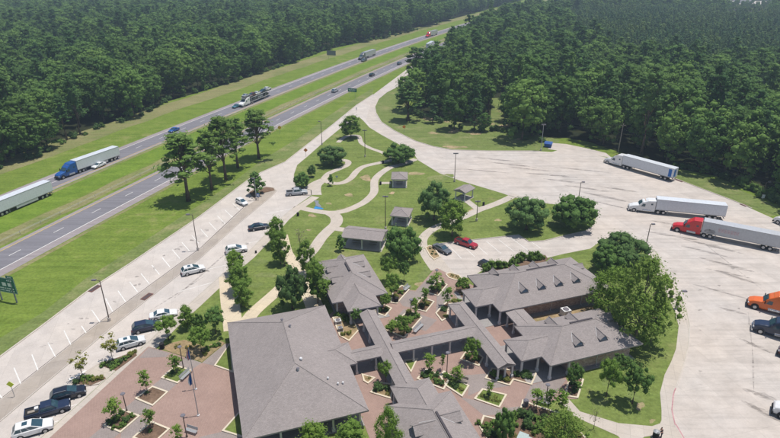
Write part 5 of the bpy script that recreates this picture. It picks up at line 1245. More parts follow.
def car(name, kind, col, label, cat, loc, ang, scale=1.0, group=None, sunroof=False, rails=False, cargo=False):
    S = SHAPE[kind]; W = S['W']; t = thing(name, label, cat, loc, ang, group); t.scale = (scale,) * 3
    mb = MB(); rings = []
    for x, zt, k in S['st']: rings.append(rsec(x, W * k, .26, zt, .93, .08))
    loft(mb, rings, col)
    # dark sills, arches and bumpers
    for x in S['wx']:
        for s in (-1, 1): mb.tube([(x, s * (W - .02), S['wr']), (x, s * (W + .006), S['wr'])], S['wr'] * 1.16, M_black, 20)
    mb.box((0, 0, .27), (S['L'] * 1.9, W * 1.8, .1), M_black)
    b0, b1 = S['cb']; r0, r1 = S['rf']; zb, zt = S['belt'] - .03, S['top']; wb, wt = W * .94, W * .79
    cab = [(b0, -wb, zb), (b1, -wb * .94, zb), (b1, wb * .94, zb), (b0, wb, zb), (r0, -wt, zt - .03), (r1, -wt, zt - .03), (r1, wt, zt - .03), (r0, wt, zt - .03)]
    mb.add(cab, [(0, 1, 5, 4), (1, 2, 6, 5), (2, 3, 7, 6), (3, 0, 4, 7)], col)
    m2 = (r0 + r1) / 2
    loft(mb, [[(r0 - .03, y, zt - .05 + (.05 if abs(y) < wt * .8 else 0)) for y in (-wt, -wt * .75, wt * .75, wt)] + [(r0 - .03, wt, zt - .1), (r0 - .03, -wt, zt - .1)], [(m2, y, zt - .03 + (.07 if abs(y) < wt * .8 else 0)) for y in (-wt, -wt * .75, wt * .75, wt)] + [(m2, wt, zt - .1), (m2, -wt, zt - .1)],
              [(r1 + .02, y, zt - .05 + (.05 if abs(y) < wt * .8 else 0)) for y in (-wt, -wt * .75, wt * .75, wt)] + [(r1 + .02, wt, zt - .1), (r1 + .02, -wt, zt - .1)]], col)
    if kind == 'pickup':
        z1 = 1.12
        mb.box((-1.95, 0, z1 + .004), (1.75, W * 1.62, .012), M_black)
        for s in (-1, 1): mb.box((-1.95, s * W * .9, z1 + .06), (1.95, .12, .12), col)
        mb.box((-2.88, 0, z1 + .06), (.12, W * 1.8, .12), col)
    bo = fixn(mb.build('body', t)); bv = bo.modifiers.new('bevel', 'BEVEL'); bv.width = .07; bv.segments = 2; bv.limit_method = 'ANGLE'; bv.angle_limit = R(28); bv.use_clamp_overlap = True
    if cargo:
        o = MB(); o.box((-1.35, .2, 1.3), (.5, .6, .3), M_trim); o.box((-2.0, -.2, 1.22), (.9, .5, .14), M_wood); o.build('cargo', t)
    C = [Vector(p) for p in cab]
    g = MB(); quadp(g, inset([C[1], C[2], C[6], C[5]], .1), M_carglass, .012); fixn_ = g.build('windshield', t)
    g = MB(); quadp(g, inset([C[3], C[0], C[4], C[7]], .13), M_carglass, .012); g.build('rear_window', t)
    for s in (0, 1):
        B0, B1, T1, T0 = (C[0], C[1], C[5], C[4]) if s == 0 else (C[3], C[2], C[6], C[7])
        cuts = (.05, .45, .93) if kind == 'pickup' else ((.05, .33, .62, .94) if kind != 'sedan' else (.1, .5, .93))
        for i in range(len(cuts) - 1):
            a, b = cuts[i] + .015, cuts[i + 1] - .015
            q = [B0.lerp(B1, a), B0.lerp(B1, b), T0.lerp(T1, b), T0.lerp(T1, a)]
            q = [q[0].lerp(q[3], .16), q[1].lerp(q[2], .16), q[2].lerp(q[1], .14), q[3].lerp(q[0], .14)]
            if s: q = q[::-1]
            g = MB(); quadp(g, q, M_carglass, .012); g.build('side_window', t)
    for x in S['wx']:
        for s in (-1, 1): wheel(t, x, s * (W - .1), S['wr'], .23)
    for s in (-1, 1):
        k = S['st'][-2][2]; zf = S['st'][-2][1]
        mb = MB(); mb.box((S['L'] - .13, s * W * k * .78, zf - .13), (.2, .34, .14), M_hlamp, -s * .25); mb.build('headlight', t)
        mb = MB(); mb.box((-S['L'] + .03, s * W * .8, S['st'][0][1] - .14), (.1, .26, .2), M_red); mb.build('tail_light', t)
        mb = MB(); mb.box((b1 - .35, s * (W + .1), S['belt'] + .02), (.14, .2, .14), col); mb.build('mirror', t)
    mb = MB(); mb.box((S['L'] - .02, 0, .52), (.08, W * 1.15, .2), M_black); mb.build('grille', t)
    mb = MB(); mb.box((-S['L'] - .01, 0, .5), (.06, W * 1.5, .14), M_black if kind != 'pickup' else M_chrome); mb.build('rear_bumper', t)
    if sunroof: mb = MB(); mb.box((m2 + .15, 0, zt + .045), (.62, wt * .95, .02), M_carglass); mb.build('sunroof', t)
    if rails:
        for s in (-1, 1): mb = MB(); mb.tube([(r0 + .1, s * wt * .88, zt + .02), (r0 + .25, s * wt * .88, zt + .1), (r1 - .2, s * wt * .88, zt + .1), (r1 - .05, s * wt * .88, zt + .02)], .025, M_steel, 5); mb.build('roof_rail', t)
    return t
P_white = paint('paint_white', (.72, .72, .72)); P_white2 = paint('paint_pearl', (.66, .67, .68)); P_navy = paint('paint_navy', (.012, .017, .032)); P_black = paint('paint_black', (.016, .018, .024)); P_silver = paint('paint_silver', (.38, .40, .43)); P_gray = paint('paint_grey', (.12, .13, .15))
P_red = paint('paint_red', (.36, .016, .03)); P_blue = paint('paint_blue', (.012, .085, .30)); P_orange = paint('paint_orange', (.70, .135, .012)); P_dblue = paint('paint_dark_blue', (.016, .027, .062)); P_maroon = paint('paint_maroon', (.10, .012, .018)); P_redtruck = paint('paint_bright_red', (.56, .012, .018)); P_teal = paint('paint_teal', (.05, .16, .20))
P_tw = paint('trailer_white', (.63, .66, .70), .4); P_tg = paint('trailer_aluminium', (.46, .47, .49), .35)
def between(a, b, z=0):
    """position and heading of something whose tail touches the ground at pixel a and nose at pixel b"""
    A, B = G(*a, z), G(*b, z); return ((A[0] + B[0]) / 2, (A[1] + B[1]) / 2, z), math.atan2(B[1] - A[1], B[0] - A[0]), math.hypot(B[0] - A[0], B[1] - A[1])
def pcar(name, kind, col, label, cat, c, ang, z=.02, **kw):
    X, Y, _ = G(*c, z); return car(name, kind, col, label, cat, (X, Y, z), R(ang), **kw)
pcar('parked_car', 'suv', P_white, 'white suv with sunroof nosed to the plaza at the lower left corner', 'car', (34, 432), 26, sunroof=True, scale=1.04)
pcar('pickup_truck', 'pickup', P_dblue, 'dark blue pickup truck with loaded open bed by the left plaza', 'pickup', (49, 413), 26.5, cargo=True, scale=.98)
pcar('parked_car', 'suv', P_navy, 'dark navy suv parked just above the dark blue pickup', 'car', (69, 397), 27, rails=True)
pcar('parked_car', 'suv', P_white2, 'white suv with panoramic roof at the upper corner of the left plaza', 'car', (131.5, 345.5), 30, sunroof=True, scale=.96)
pcar('parked_car', 'suv', P_dblue, 'navy suv half under the leafy shade tree', 'car', (147, 329.5), 24)
pcar('parked_car', 'sedan', P_white, 'white sedan behind the navy suv and shade tree', 'car', (164, 317), 22)
pcar('parked_car', 'suv', P_white, 'white suv driving in the middle of the car park lane', 'car', (193.5, 272.5), 30, rails=True, sunroof=True)
pcar('parked_car', 'suv', P_white, 'white suv half hidden by trees on the parking edge', 'car', (236.5, 252), 20, rails=True)
pcar('parked_car', 'sedan', P_navy, 'dark car half under the upright trees by the walk', 'car', (259, 229), 22, scale=1.02)
pcar('pickup_truck', 'pickup', P_silver, 'silver pickup truck by the small round oak near the ramp', 'pickup', (297, 194.5), 12)
pcar('parked_car', 'suv', P_white, 'small white suv parked in the left stalls near the mulch nose', 'car', (242, 204), -45, scale=.86)
pcar('parked_car', 'sedan', P_gray, 'dark grey sedan in the small parking lot', 'car', (442, 251), -50)
pcar('pickup_truck', 'pickup', P_red, 'red pickup truck in the small parking lot', 'pickup', (466, 245.5), -38, scale=.92)
pcar('parked_car', 'suv', P_black, 'dark car nose behind the hedge of the long building', 'car', (486.5, 267.5), -50, scale=.8)
# highway traffic: far carriageway runs towards -s, near one towards +s
def hcar(kind, col, label, cat, p, dirn, z=.02, **kw):
    X, Y, _ = G(*p); s = X * HD[0] + Y * HD[1]; a = hw(s - 5, 0); b = hw(s + 5, 0); an = math.atan2(b[1] - a[1], b[0] - a[0])
    return car('car', kind, col, label, cat, (X, Y, z), an if dirn > 0 else an + math.pi, **kw)
hcar('sedan', P_white2, 'silver white car overtaking the blue semi truck on the highway', 'car', (99, 167), -1); hcar('sedan', P_blue, 'bright blue car partly behind the roadside pine', 'car', (174, 131.5), -1)
hcar('sedan', P_teal, 'dark car just ahead of the car transporter', 'car', (236.5, 107.5), -1); hcar('suv', P_silver, 'silver car on the near carriageway beside the green sign', 'car', (335, 92), 1); hcar('suv', P_black, 'black car on the near carriageway ahead of the silver one', 'car', (372, 76), 1)
hcar('pickup', P_gray, 'grey car beside the dark semi truck on the far carriageway', 'car', (364, 61.3), -1); hcar('suv', P_gray, 'dark suv emerging beside the tree edge on the near carriageway', 'car', (399.5, 64.5), 1)

def tractor(root, col, style='aero', tank=True, high=True):
    """front bumper at x=0, body extends to -x"""
    mb = MB(); sec = lambda x, hw, zb, zt, r=.16: [(x, -hw * .92, zb), (x, -hw, zb + .25), (x, -hw, zt - r * 1.6), (x, -hw + r * .35, zt - r * .5), (x, -hw + r * 1.4, zt), (x, hw - r * 1.4, zt), (x, hw - r * .35, zt - r * .5), (x, hw, zt - r * 1.6), (x, hw, zb + .25), (x, hw * .92, zb)]
    top = 3.85 if high else 3.45
    loft(mb, [sec(-2.15, 1.14, .55, 2.0), sec(-2.3, 1.2, .5, 2.05), sec(-3.15, 1.22, .5, 3.0), sec(-3.7, 1.23, .5, 3.35 if high else 3.1), sec(-4.4, 1.24, .5, top), sec(-5.9, 1.25, .5, top + .1), sec(-6.15, 1.25, .5, top + .12)], col)
    fixn(mb.build('cab', root))
    mb = MB(); loft(mb, [sec(0.0, .85, .55, 1.2), sec(-.15, 1.0, .5, 1.45), sec(-.9, 1.06, .5, 1.78), sec(-1.7, 1.1, .5, 1.92), sec(-2.2, 1.12, .5, 1.98)], col)
    for s in (-1, 1): mb.tube([(-1.25, s * 1.04, .56), (-1.25, s * 1.2, .56)], .66, M_black if style == 'dark' else col, 18); mb.tube([(-1.25, s * 1.2, .54), (-1.25, s * 1.215, .54)], .58, M_black, 18)
    fixn(mb.build('hood', root))
    mb = MB(); quadp(mb, [(-2.29, -1.02, 2.12), (-2.29, 1.02, 2.12), (-2.98, .98, 2.87), (-2.98, -.98, 2.87)], M_carglass, .02); mb.build('windshield', root)
    for s in (-1, 1):
        mb = MB(); mb.add([(-2.75, s * 1.252, 1.75), (-3.75, s * 1.252, 1.75), (-3.75, s * 1.252, 2.5), (-3.15, s * 1.252, 2.5)], [(0, 1, 2, 3)], M_carglass); mb.build('side_window', root)
        mb = MB(); mb.box((-5.3, s * 1.262, 2.55), (.5, .02, .4), M_carglass); mb.build('sleeper_window', root)
        mb = MB(); mb.box((-.12, s * .86, 1.12), (.22, .32, .26), M_hlamp, -s * .3); mb.build('headlight', root)
        mb = MB(); mb.box((-2.55, s * 1.45, 2.2), (.14, .26, .7), M_black if style == 'dark' else col); mb.tube([(-2.6, s * 1.2, 2.0), (-2.6, s * 1.4, 2.0)], .03, M_black, 5); mb.build('mirror', root)
        mb = MB(); mb.tube([(-3.3, s * 1.02, .72), (-5.2, s * 1.02, .72)], .32, M_chrome if tank else col, 14); mb.box((-4.2, s * 1.22, 1.02), (1.9, .12, .06), M_chrome); mb.build('fuel_tank', root)
        wheel(root, -1.25, s * 1.06, .52, .3)
        for x in (-7.0, -8.3): wheel(root, x, s * 1.0, .52, .5)
    mb = MB(); mb.box((.0, 0, .92), (.14, 1.15, .6), M_chrome if style != 'dark' else M_head)
    for k in range(5): mb.box((.075, 0, .7 + k * .11), (.02, 1.1, .03), M_black)
    mb.build('grille', root)
    mb = MB(); mb.box((.03, 0, .5), (.22, 2.3, .34), M_black if style != 'chrome' else M_chrome); mb.build('front_bumper', root)
    mb = MB(); mb.box((-5.6, 0, .86), (6.4, .9, .26), M_black); mb.box((-7.4, 0, 1.08), (1.3, .95, .1), M_head); mb.tube([(-6.3, -.9, .9), (-6.3, -.9, 3.6)], .09, M_chrome, 8); mb.tube([(-6.3, .9, .9), (-6.3, .9, 3.6)], .09, M_chrome, 8); mb.build('chassis', root)
    mb = MB(); 
    for k in range(5): mb.box((-3.75, -.8 + k * .4, (3.45 if high else 3.2)), (.1, .1, .06), M_amber)
    mb.build('marker_lamp', root)
def trailer(root, col, x0=-6.35, length=16.15, panel=None, skirt=True, smear=False):
    x1 = x0 - length; zc = (1.2 + 4.1) / 2
    mb = MB(); mb.box(((x0 + x1) / 2, 0, zc), (length, 2.58, 2.9), col)
    for i in range(27):      # side posts and roof bows
        x = x0 - .3 - i * (length - .6) / 26
        for s in (-1, 1): mb.box((x, s * 1.292, zc), (.05, .012, 2.6), col)
        mb.box((x, 0, 4.103), (.06, 2.4, .012), col)
    for s in (-1, 1):
        mb.box(((x0 + x1) / 2, s * 1.3, 1.27), (length, .03, .18), M_steel); mb.box(((x0 + x1) / 2, s * 1.3, 4.04), (length, .03, .12), M_steel)
    tr = mb.build('trailer', root)
    mb = MB(); mb.box((x1 - .02, 0, zc), (.05, 2.5, 2.75), P_tw)
    for y in (-.62, -.2, .2, .62): mb.tube([(x1 - .06, y, 1.3), (x1 - .06, y, 4.0)], .022, M_steel, 5)
    mb.box((x1 - .05, 0, zc), (.02, .03, 2.7), M_black)
    mb.build('rear_door', tr)
    for s in (-1, 1):
        mb = MB(); mb.box((x1 - .05, s * 1.0, 1.1), (.06, .35, .14), M_red); mb.build('tail_light', tr)
    mb = MB(); mb.box((x1 + .1, 0, .55), (.12, 2.4, .12), M_steel)
    for s in (-.6, .6): mb.box((x1 + .1, s, .85), (.1, .1, .55), M_steel)
    mb.build('underride_bar', tr)
    mb = MB(); mb.box((x0 - 13.3, 0, .95), (3.6, 1.0, .3), M_black); mb.build('bogie', tr)
    for x in (x0 - 12.7, x0 - 14.0):
        for s in (-1, 1): wheel(root, x, s * 1.0, .52, .5, 'trailer_wheel')
    for s in (-1, 1):
        mb = MB(); mb.box((x0 - 3.0, s * .9, .75), (.14, .14, .9), M_steel); mb.box((x0 - 3.0, s * .9, .28), (.35, .3, .05), M_steel); mb.build('landing_leg', root)
        mb = MB(); mb.box((x1 + 1.0, s * 1.05, .55), (.04, .5, .7), M_black); mb.build('mud_flap', root)
        if skirt: mb = MB(); mb.box((x0 - 8.0, s * 1.26, .82), (6.5, .03, .72), P_tg); mb.build('side_skirt', root)
    if panel:
        for s in (-1, 1): mb = MB(); mb.box((x1 + 1.0, s * 1.31, zc - .05), (.95, .02, 2.3), panel); mb.build('side_panel', tr)
        mb = MB(); mb.box((x1 - .1, .62, zc), (.03, .8, 2.0), panel); mb.build('door_panel', tr)
    if smear:
        m1 = plain('faded_red_print', (.50, .40, .41), .5, .2, 0, .25, 3); m2 = plain('road_grime', (.30, .29, .29), .8, .1, 0, .4, 2)
        mb = MB(); rr = random.Random(5); x = x0 - 3.3
        for k in range(7):      # faded unreadable lettering
            w_ = rr.uniform(.3, .55); mb.box((x - w_ / 2, 1.309, 2.6), (w_, .008, .9), m1); mb.box((x - w_ / 2, -1.309, 2.6), (w_, .008, .9), m1)
            x -= w_ + .14
        mb.build('faded_lettering', tr)
        mb = MB()
        for s in (-1, 1):
            n = 14; mb.add([(x0 - 1.7 + 1.2 * math.cos(6.283 * i / n), s * 1.312, 1.85 + .55 * math.sin(6.283 * i / n) * (1 + .3 * math.sin(3 * i))) for i in range(n)], [tuple(range(n))], m2)
        mb.build('grime_patch', tr)
def semi(label, tail, nose, col, tcol, style='aero', high=True, skirt=False, panel=None, smear=False, z=.02, only=False, tank=True):
    A, B = G(*tail, z), G(*nose, z); an = math.atan2(B[1] - A[1], B[0] - A[0])
    t = thing('semi_truck', label, 'semi truck', (B[0], B[1], z), an)
    tractor(t, col, style, tank, high)
    if not only: trailer(t, tcol, panel=panel, skirt=skirt, smear=smear)
    return t
semi('blue semi truck with white box trailer coming along the far carriageway', (113.5, 159.5), (57.5, 180), P_blue, P_tw, 'dark', True, True)
t = semi('semi truck with pale trailer cut by the left photo edge', (43, 197.3), (-27, 226.5), P_white, P_tw, 'aero', True, True)
semi('white semi truck with blue panels on its trailer at the wood edge', (671, 180.5), (605.5, 162), P_white, P_tw, 'aero', True, False, plain('panel_blue', (.015, .13, .42), .4, .3))
semi('white semi truck with long roof sleeper parked behind the red one', (733, 220), (628, 209.5), P_white, P_tw, 'chrome', False, False)
semi('bright red semi truck with silver grey trailer in the truck lot', (777.5, 250.5), (671.5, 229), P_redtruck, P_tg, 'dark', True, False, None, True)
semi('orange semi truck at the right photo edge', (850, 330), (746.5, 304.5), P_orange, P_tw, 'dark', True, False)
semi('dark blue semi truck parked below the orange one', (858, 357), (751.5, 328.5), P_dblue, P_tw, 'chrome', True, False)
semi('white truck nose at the right edge below the dark blue truck', (880, 449), (771.5, 411), P_white, P_tw, 'dark', False, False)
semi('white truck nose at the right edge near the wood', (900, 268), (775, 221.5), P_white, P_tw, 'aero', True, False)
semi('maroon truck nose at the right edge under the dark blue truck', (890, 392), (777.5, 353), P_maroon, P_tw, 'dark', True, False)
semi('dark semi truck with grey trailer beyond the grey sign', (377, 54.3), (359.5, 60.2), P_gray, P_tg, 'dark', True, True)
semi('red semi truck with pale trailer, farthest truck on the highway', (436.5, 34.5), (426.5, 37.6), P_redtruck, P_tg, 'aero', True, True)
# box trailer truck seen from behind on the near carriageway
semi('pale box semi truck seen from behind at the tree edge', (423.5, 52.2), (434, 45.5), P_white, P_tw, 'aero', True, True)
# car transporter
tl, hd = (271, 95), (240.5, 107.5)
A, B = G(*tl), G(*hd); an = math.atan2(B[1] - A[1], B[0] - A[0])
t = thing('car_transporter', 'white car transporter truck carrying cars on the far carriageway', 'car transporter', (B[0], B[1], .02), an); tractor(t, P_white, 'aero', True, False)
mb = MB(); mb.box((-15, 0, 1.0), (16.5, 2.4, .16), M_steel); mb.build('lower_deck', t)
mb = MB(); mb.box((-14.6, 0, 2.75), (16.4, 2.4, .12), M_steel); mb.build('upper_deck', t)
for k in range(6):
    for s in (-1, 1): mb = MB(); mb.tube([(-7.2 - k * 3.1, s * 1.2, 1.0), (-7.9 - k * 3.1, s * 1.2, 2.75)], .07, M_steel, 6); mb.build('deck_post', t)
for x in (-18.5, -19.8):
    for s in (-1, 1): wheel(t, x, s * 1.0, .45, .4, 'trailer_wheel')
ca, sa = math.cos(an), math.sin(an)
for k, (x, z, kd, col, lb) in enumerate([(-5.2, 3.65, 'sedan', P_silver, 'silver car carried above the transporter cab'), (-9.8, 2.83, 'suv', P_maroon, 'maroon suv on the transporter upper deck'), (-14.7, 2.83, 'sedan', P_white, 'white sedan midway along the transporter upper deck'), (-19.6, 2.83, 'sedan', P_dblue, 'dark blue sedan on the transporter upper deck'),
                                         (-24.0, 2.9, 'suv', P_white, 'white suv at the tail of the transporter upper deck'), (-10.6, 1.1, 'sedan', P_gray, 'grey sedan low on the transporter behind its cab'), (-16.0, 1.1, 'sedan', P_white2, 'pale sedan low on the transporter deck near the tail'), (-21.0, 1.1, 'sedan', P_navy, 'navy sedan low at the transporter tail')]):
    car('carried_car', kd, col, lb, 'car', (B[0] + x * ca, B[1] + x * sa, z), an if k % 2 else an + math.pi, .96)
for x0_, x1_, zz in ((-1.0, -8.0, 3.55), (-22.0, -26.2, 2.8)):
    mb = MB(); mb.box(((x0_ + x1_) / 2 - (1.2 if x0_ > -5 else 0), 0, zz), (x0_ - x1_, 2.2, .1), M_steel); mb.build('deck_ramp', t)
for s in (-1, 1): mb = MB(); mb.tube([(-6.4, s * 1.05, .9), (-6.4, s * 1.05, 3.5)], .07, M_steel, 6); mb.build('deck_post', t)

# ------------------------------------------------------------------ the person by the footpath corner
def person(loc, ang):
    t = thing('person', 'person in dark clothes bending beside the litter bin at the footpath corner', 'person', loc, ang)
    def skin(name, verts, edges, radii, mat, parent, root=0, lv=2):
        me = bpy.data.meshes.new(name); me.from_pydata(verts, edges, []); o = bpy.data.objects.new(name, me); COL.objects.link(o)
        me.materials.append(mat); m = o.modifiers.new('skin', 'SKIN'); m.use_smooth_shade = True
        for i, r in enumerate(radii):
            sv = me.skin_vertices[0].data[i]; sv.radius = (r, r); sv.use_root = (i == root)
        s = o.modifiers.new('sub', 'SUBSURF'); s.levels = s.render_levels = lv
        if parent: o.parent = parent
        return o
    V = [(0, 0, .92), (.02, 0, 1.12), (.07, 0, 1.34), (.11, 0, 1.46), (.15, 0, 1.54), (.17, 0, 1.66), (.19, 0, 1.76),
         (.0, .1, .86), (.05, .11, .48), (-.02, .11, .09), (.13, .12, .05), (.0, -.1, .86), (-.08, -.11, .48), (-.16, -.11, .10), (-.02, -.12, .05),
         (.08, .19, 1.40), (.15, .27, 1.14), (.36, .22, 1.02), (.44, .20, 1.01), (.08, -.19, 1.40), (.12, -.26, 1.12), (.32, -.18, .98), (.40, -.16, .97)]
    E = [(0, 1), (1, 2), (2, 3), (3, 4), (4, 5), (5, 6), (0, 7), (7, 8), (8, 9), (9, 10), (0, 11), (11, 12), (12, 13), (13, 14), (3, 15), (15, 16), (16, 17), (17, 18), (3, 19), (19, 20), (20, 21), (21, 22)]
    Rr = [.135, .13, .15, .10, .055, .088, .075, .095, .062, .042, .04, .095, .062, .042, .04, .062, .045, .034, .028, .062, .045, .034, .028]
    body = skin('body', V, E, Rr, M_skin, t)
    mcl = plain('dark_shirt', (.035, .035, .05), .9, .1); mtr = plain('dark_trousers', (.045, .05, .075), .9, .1); mh = plain('dark_hair', (.02, .014, .012), .7, .3)
    skin('shirt', [V[0], V[1], V[2], V[3], V[15], (.11, .24, 1.26), V[19], (.10, -.235, 1.25)], [(0, 1), (1, 2), (2, 3), (3, 4), (4, 5), (3, 6), (6, 7)], [.148, .146, .166, .115, .078, .062, .078, .062], mcl, t)
    skin('trousers', [(0, 0, .95), V[7], V[8], (-.015, .11, .14), V[11], V[12], (-.15, -.11, .15)], [(0, 1), (1, 2), (2, 3), (0, 4), (4, 5), (5, 6)], [.147, .108, .076, .062, .108, .076, .062], mtr, t)
    skin('hair', [(.13, 0, 1.66), (.155, 0, 1.74), (.19, 0, 1.80)], [(0, 1), (1, 2)], [.085, .098, .07], mh, t)
    for s in (-1, 1):       # eyes, ears, shoes, fingers
        mb = MB(); mb.tube([(.262, s * .034, 1.70), (.272, s * .034, 1.70)], .012, M_black, 8); mb.build('eye', t)
        wy = .20 if s > 0 else -.16; wx = .44 if s > 0 else .40; wz = 1.01 if s > 0 else .97
        for k in range(4):
            mb = MB(); y = wy + (k - 1.5) * .019; l = (.07, .082, .078, .06)[k]; mb.tube([(wx + .01, y, wz), (wx + .02 + l * .6, y, wz - .01), (wx + .02 + l, y, wz - .04)], [.009, .0085, .006], M_skin, 6); mb.build('finger', body)
        mb = MB(); mb.tube([(wx - .02, wy + s * -.03, wz), (wx + .03, wy + s * -.055, wz - .01)], [.011, .008], M_skin, 6); mb.build('thumb', body)
        c = (.06, .115, .045) if s > 0 else (-.09, -.115, .045)
        mb = MB(); mb.tube([(c[0] - .12, c[1], c[2]), (c[0] - .05, c[1], c[2] + .01), (c[0] + .1, c[1], c[2]), (c[0] + .17, c[1], c[2] - .01)], [.035, .05, .048, .025], M_black, 8); mb.build('shoe', t)
    mb = MB(); mb.tube([(.255, 0, 1.69), (.285, 0, 1.665)], [.012, .018], M_skin, 6); mb.build('nose', body)
    mb = MB(); mb.box((.264, 0, 1.625), (.012, .05, .012), P_maroon); mb.build('mouth', body)
    return t
X, Y, _ = G(660.7, 437.2, LZ + .024); person((X, Y, LZ + .03), R(185))
# ------------------------------------------------------------------ forests
def inside(p, poly):
    x, y = p; c = False; n = len(poly); j = n - 1
    for i in range(n):
        if (poly[i][1] > y) != (poly[j][1] > y) and x < (poly[j][0] - poly[i][0]) * (y - poly[i][1]) / (poly[j][1] - poly[i][1]) + poly[i][0]: c = not c
        j = i
    return c
LEFT = [(-140, 236), (-60, 196), (0, 170), (33, 160), (61.5, 145), (95, 130.5), (143.6, 115), (164, 102.5), (190, 95), (241, 80), (280, 67), (328, 49.5), (354, 43.8), (390, 37.3), (418, 30), (457, 18), (482.6, 10.8), (513, 3), (535, -4), (560, -11.5), (-140, -11.5)]
RIGHT = [(426, 92), (410, 110), (412, 117), (430, 113), (452, 122), (474, 128), (502, 128), (522, 137), (545, 139), (566, 138), (590, 142), (606, 148), (640, 158), (675, 168), (716, 176), (759, 194), (800, 214), (900, 262), (900, -11.5), (596, -11.5), (560, 13), (530, 18), (500, 23.5), (474, 37), (454, 54), (441, 70)]
GAP = [(493, 94), (508, 94), (510, 128), (491, 128)]
PLANT = [(560, 20), (640, 16), (780, 22), (900, 24), (900, 96), (780, 84), (690, 78), (640, 76), (598, 66), (570, 40)]
CLEAR = [(684, -12), (900, -12), (900, 17), (770, 16), (735, 14), (690, 12)]; CLEAR2 = [(722, 11), (770, 13), (768, 24), (726, 21)]
hx = lambda p, w: [G(x, y)[:2] for x, y in p]
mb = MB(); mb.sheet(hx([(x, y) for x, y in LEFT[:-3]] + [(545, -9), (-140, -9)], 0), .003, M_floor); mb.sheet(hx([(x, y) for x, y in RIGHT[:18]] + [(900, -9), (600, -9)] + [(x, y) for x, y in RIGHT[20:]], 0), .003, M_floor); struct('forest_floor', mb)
mb = MB(); mb.sheet(hx([(690, .3), (735, .8), (790, 1.4), (790, 4.6), (745, 4.2), (700, 3.0), (688, 1.8)], 0), .03, M_conc); mb.sheet(hx([(748, 16.2), (766, 16.8), (764, 17.6), (750, 17.2)], 0), .03, M_conc); struct('distant_clearing', mb)
mb = MB(); mb.sheet(hx([(690, 3.2), (790, 5.0), (790, 10), (735, 9), (700, 7)], 0), .02, M_tan); mb.sheet(hx(CLEAR2, 0), .02, M_bright); struct('distant_field', mb)
def points(poly, sp, jitter, holes=(), only=None, seed=1):
    r = np.random.default_rng(seed); out = []
    W = [G(x, y)[:2] for x, y in poly]; xs = [w[0] for w in W]; ys = [w[1] for w in W]
    nx = int((max(xs) - min(xs)) / sp); ny = int((max(ys) - min(ys)) / sp)
    gx, gy = np.meshgrid(np.arange(nx), np.arange(ny)); gx = min(xs) + (gx + .5 * (gy % 2) + r.uniform(-jitter, jitter, gx.shape)) * sp; gy = min(ys) + (gy + r.uniform(-jitter, jitter, gy.shape)) * sp
    gx, gy = gx.ravel(), gy.ravel()
    dep = gy * _c + CAMH * _s; ok = dep > 1; gx, gy, dep = gx[ok], gy[ok], dep[ok]
    U = PW / 2 + FPX * gx / dep; V = PH / 2 + FPX * (-gy * _s + CAMH * _c) / dep
    def ins(pl):
        c = np.zeros(len(U), bool); n = len(pl); j = n - 1
        for i in range(n):
            yi, yj = pl[i][1], pl[j][1]
            if yi != yj:
                m = ((yi > V) != (yj > V)) & (U < (pl[j][0] - pl[i][0]) * (V - yi) / (yj - yi) + pl[i][0]); c ^= m
            j = i
        return c
    m = ins(poly)
    for h in holes: m &= ~ins(h)
    if only is not None: m &= ins(only)
    return np.c_[gx[m], gy[m], U[m], V[m]]
lp = points(LEFT, 8.6, .38, (), None, 1); rp = points(RIGHT, 8.3, .38, (GAP, PLANT, CLEAR, CLEAR2), None, 2); yp = points(RIGHT, 4.7, .3, (GAP, CLEAR, CLEAR2), PLANT, 3)
# understorey in front rows is what the eye meets first: nearest trees are things of their own
def split(p, n, lo=-40, hi=820):
    d = np.hypot(p[:, 0], p[:, 1]); vis = (p[:, 2] > lo) & (p[:, 2] < hi); o = np.argsort(np.where(vis, d, 1e9)); return p[o[:n]], p[o[n:]]
lnear, lfar = split(lp, 95); rnear, rfar = split(rp, 115)
FR = random.Random(21)
LAB = {('L', 'fbroad'): ('dark broadleaf tree in the front rows of the wood beyond the highway', 'broadleaf trees fronting the wood beyond the highway'), ('L', 'fpine'): ('dark pine in the front rows of the wood beyond the highway', 'pines fronting the wood beyond the highway'),
       ('R', 'fbroad'): ('broadleaf tree in the front rows of the wood above the truck lot', 'broadleaf trees fronting the wood above the truck lot'), ('R', 'fpine'): ('dark pine in the front rows of the wood above the truck lot', 'pines fronting the wood above the truck lot')}
def pick(side, x, y): return ('fbroad' if FR.random() < (.80 if side == 'L' else .74) else 'fpine')
for side, arr in (('L', lnear), ('R', rnear)):
    for x, y, u, v in arr:
        k = pick(side, x, y); s = FR.uniform(.9, 1.25) if side == 'L' else FR.uniform(1.0, 1.42); nm, H_, W_, _a, _b = PROTO[(k, 0)]
        plant(k, FR.randrange(4 if k == 'fbroad' else 3), (x, y, 0), H_ * s * FR.uniform(.9, 1.12), W_ * s, LAB[(side, k)][0], 'tree', LAB[(side, k)][1], FR.uniform(0, 6.28), 'forest_tree')
for a in [((98, 101), 64, 15, 'bare grey dead tree standing in the wood beyond the highway'), ((158, 99), 74, 15, 'dying brownish tree near the edge of the wood beyond the highway'), ((633, 33), 21, 14, 'grey brown thin crowned tree beyond the pine plantation')]:
    tree('bare', 0, a[0], a[1], a[2], a[3], 0, name='dead_tree')
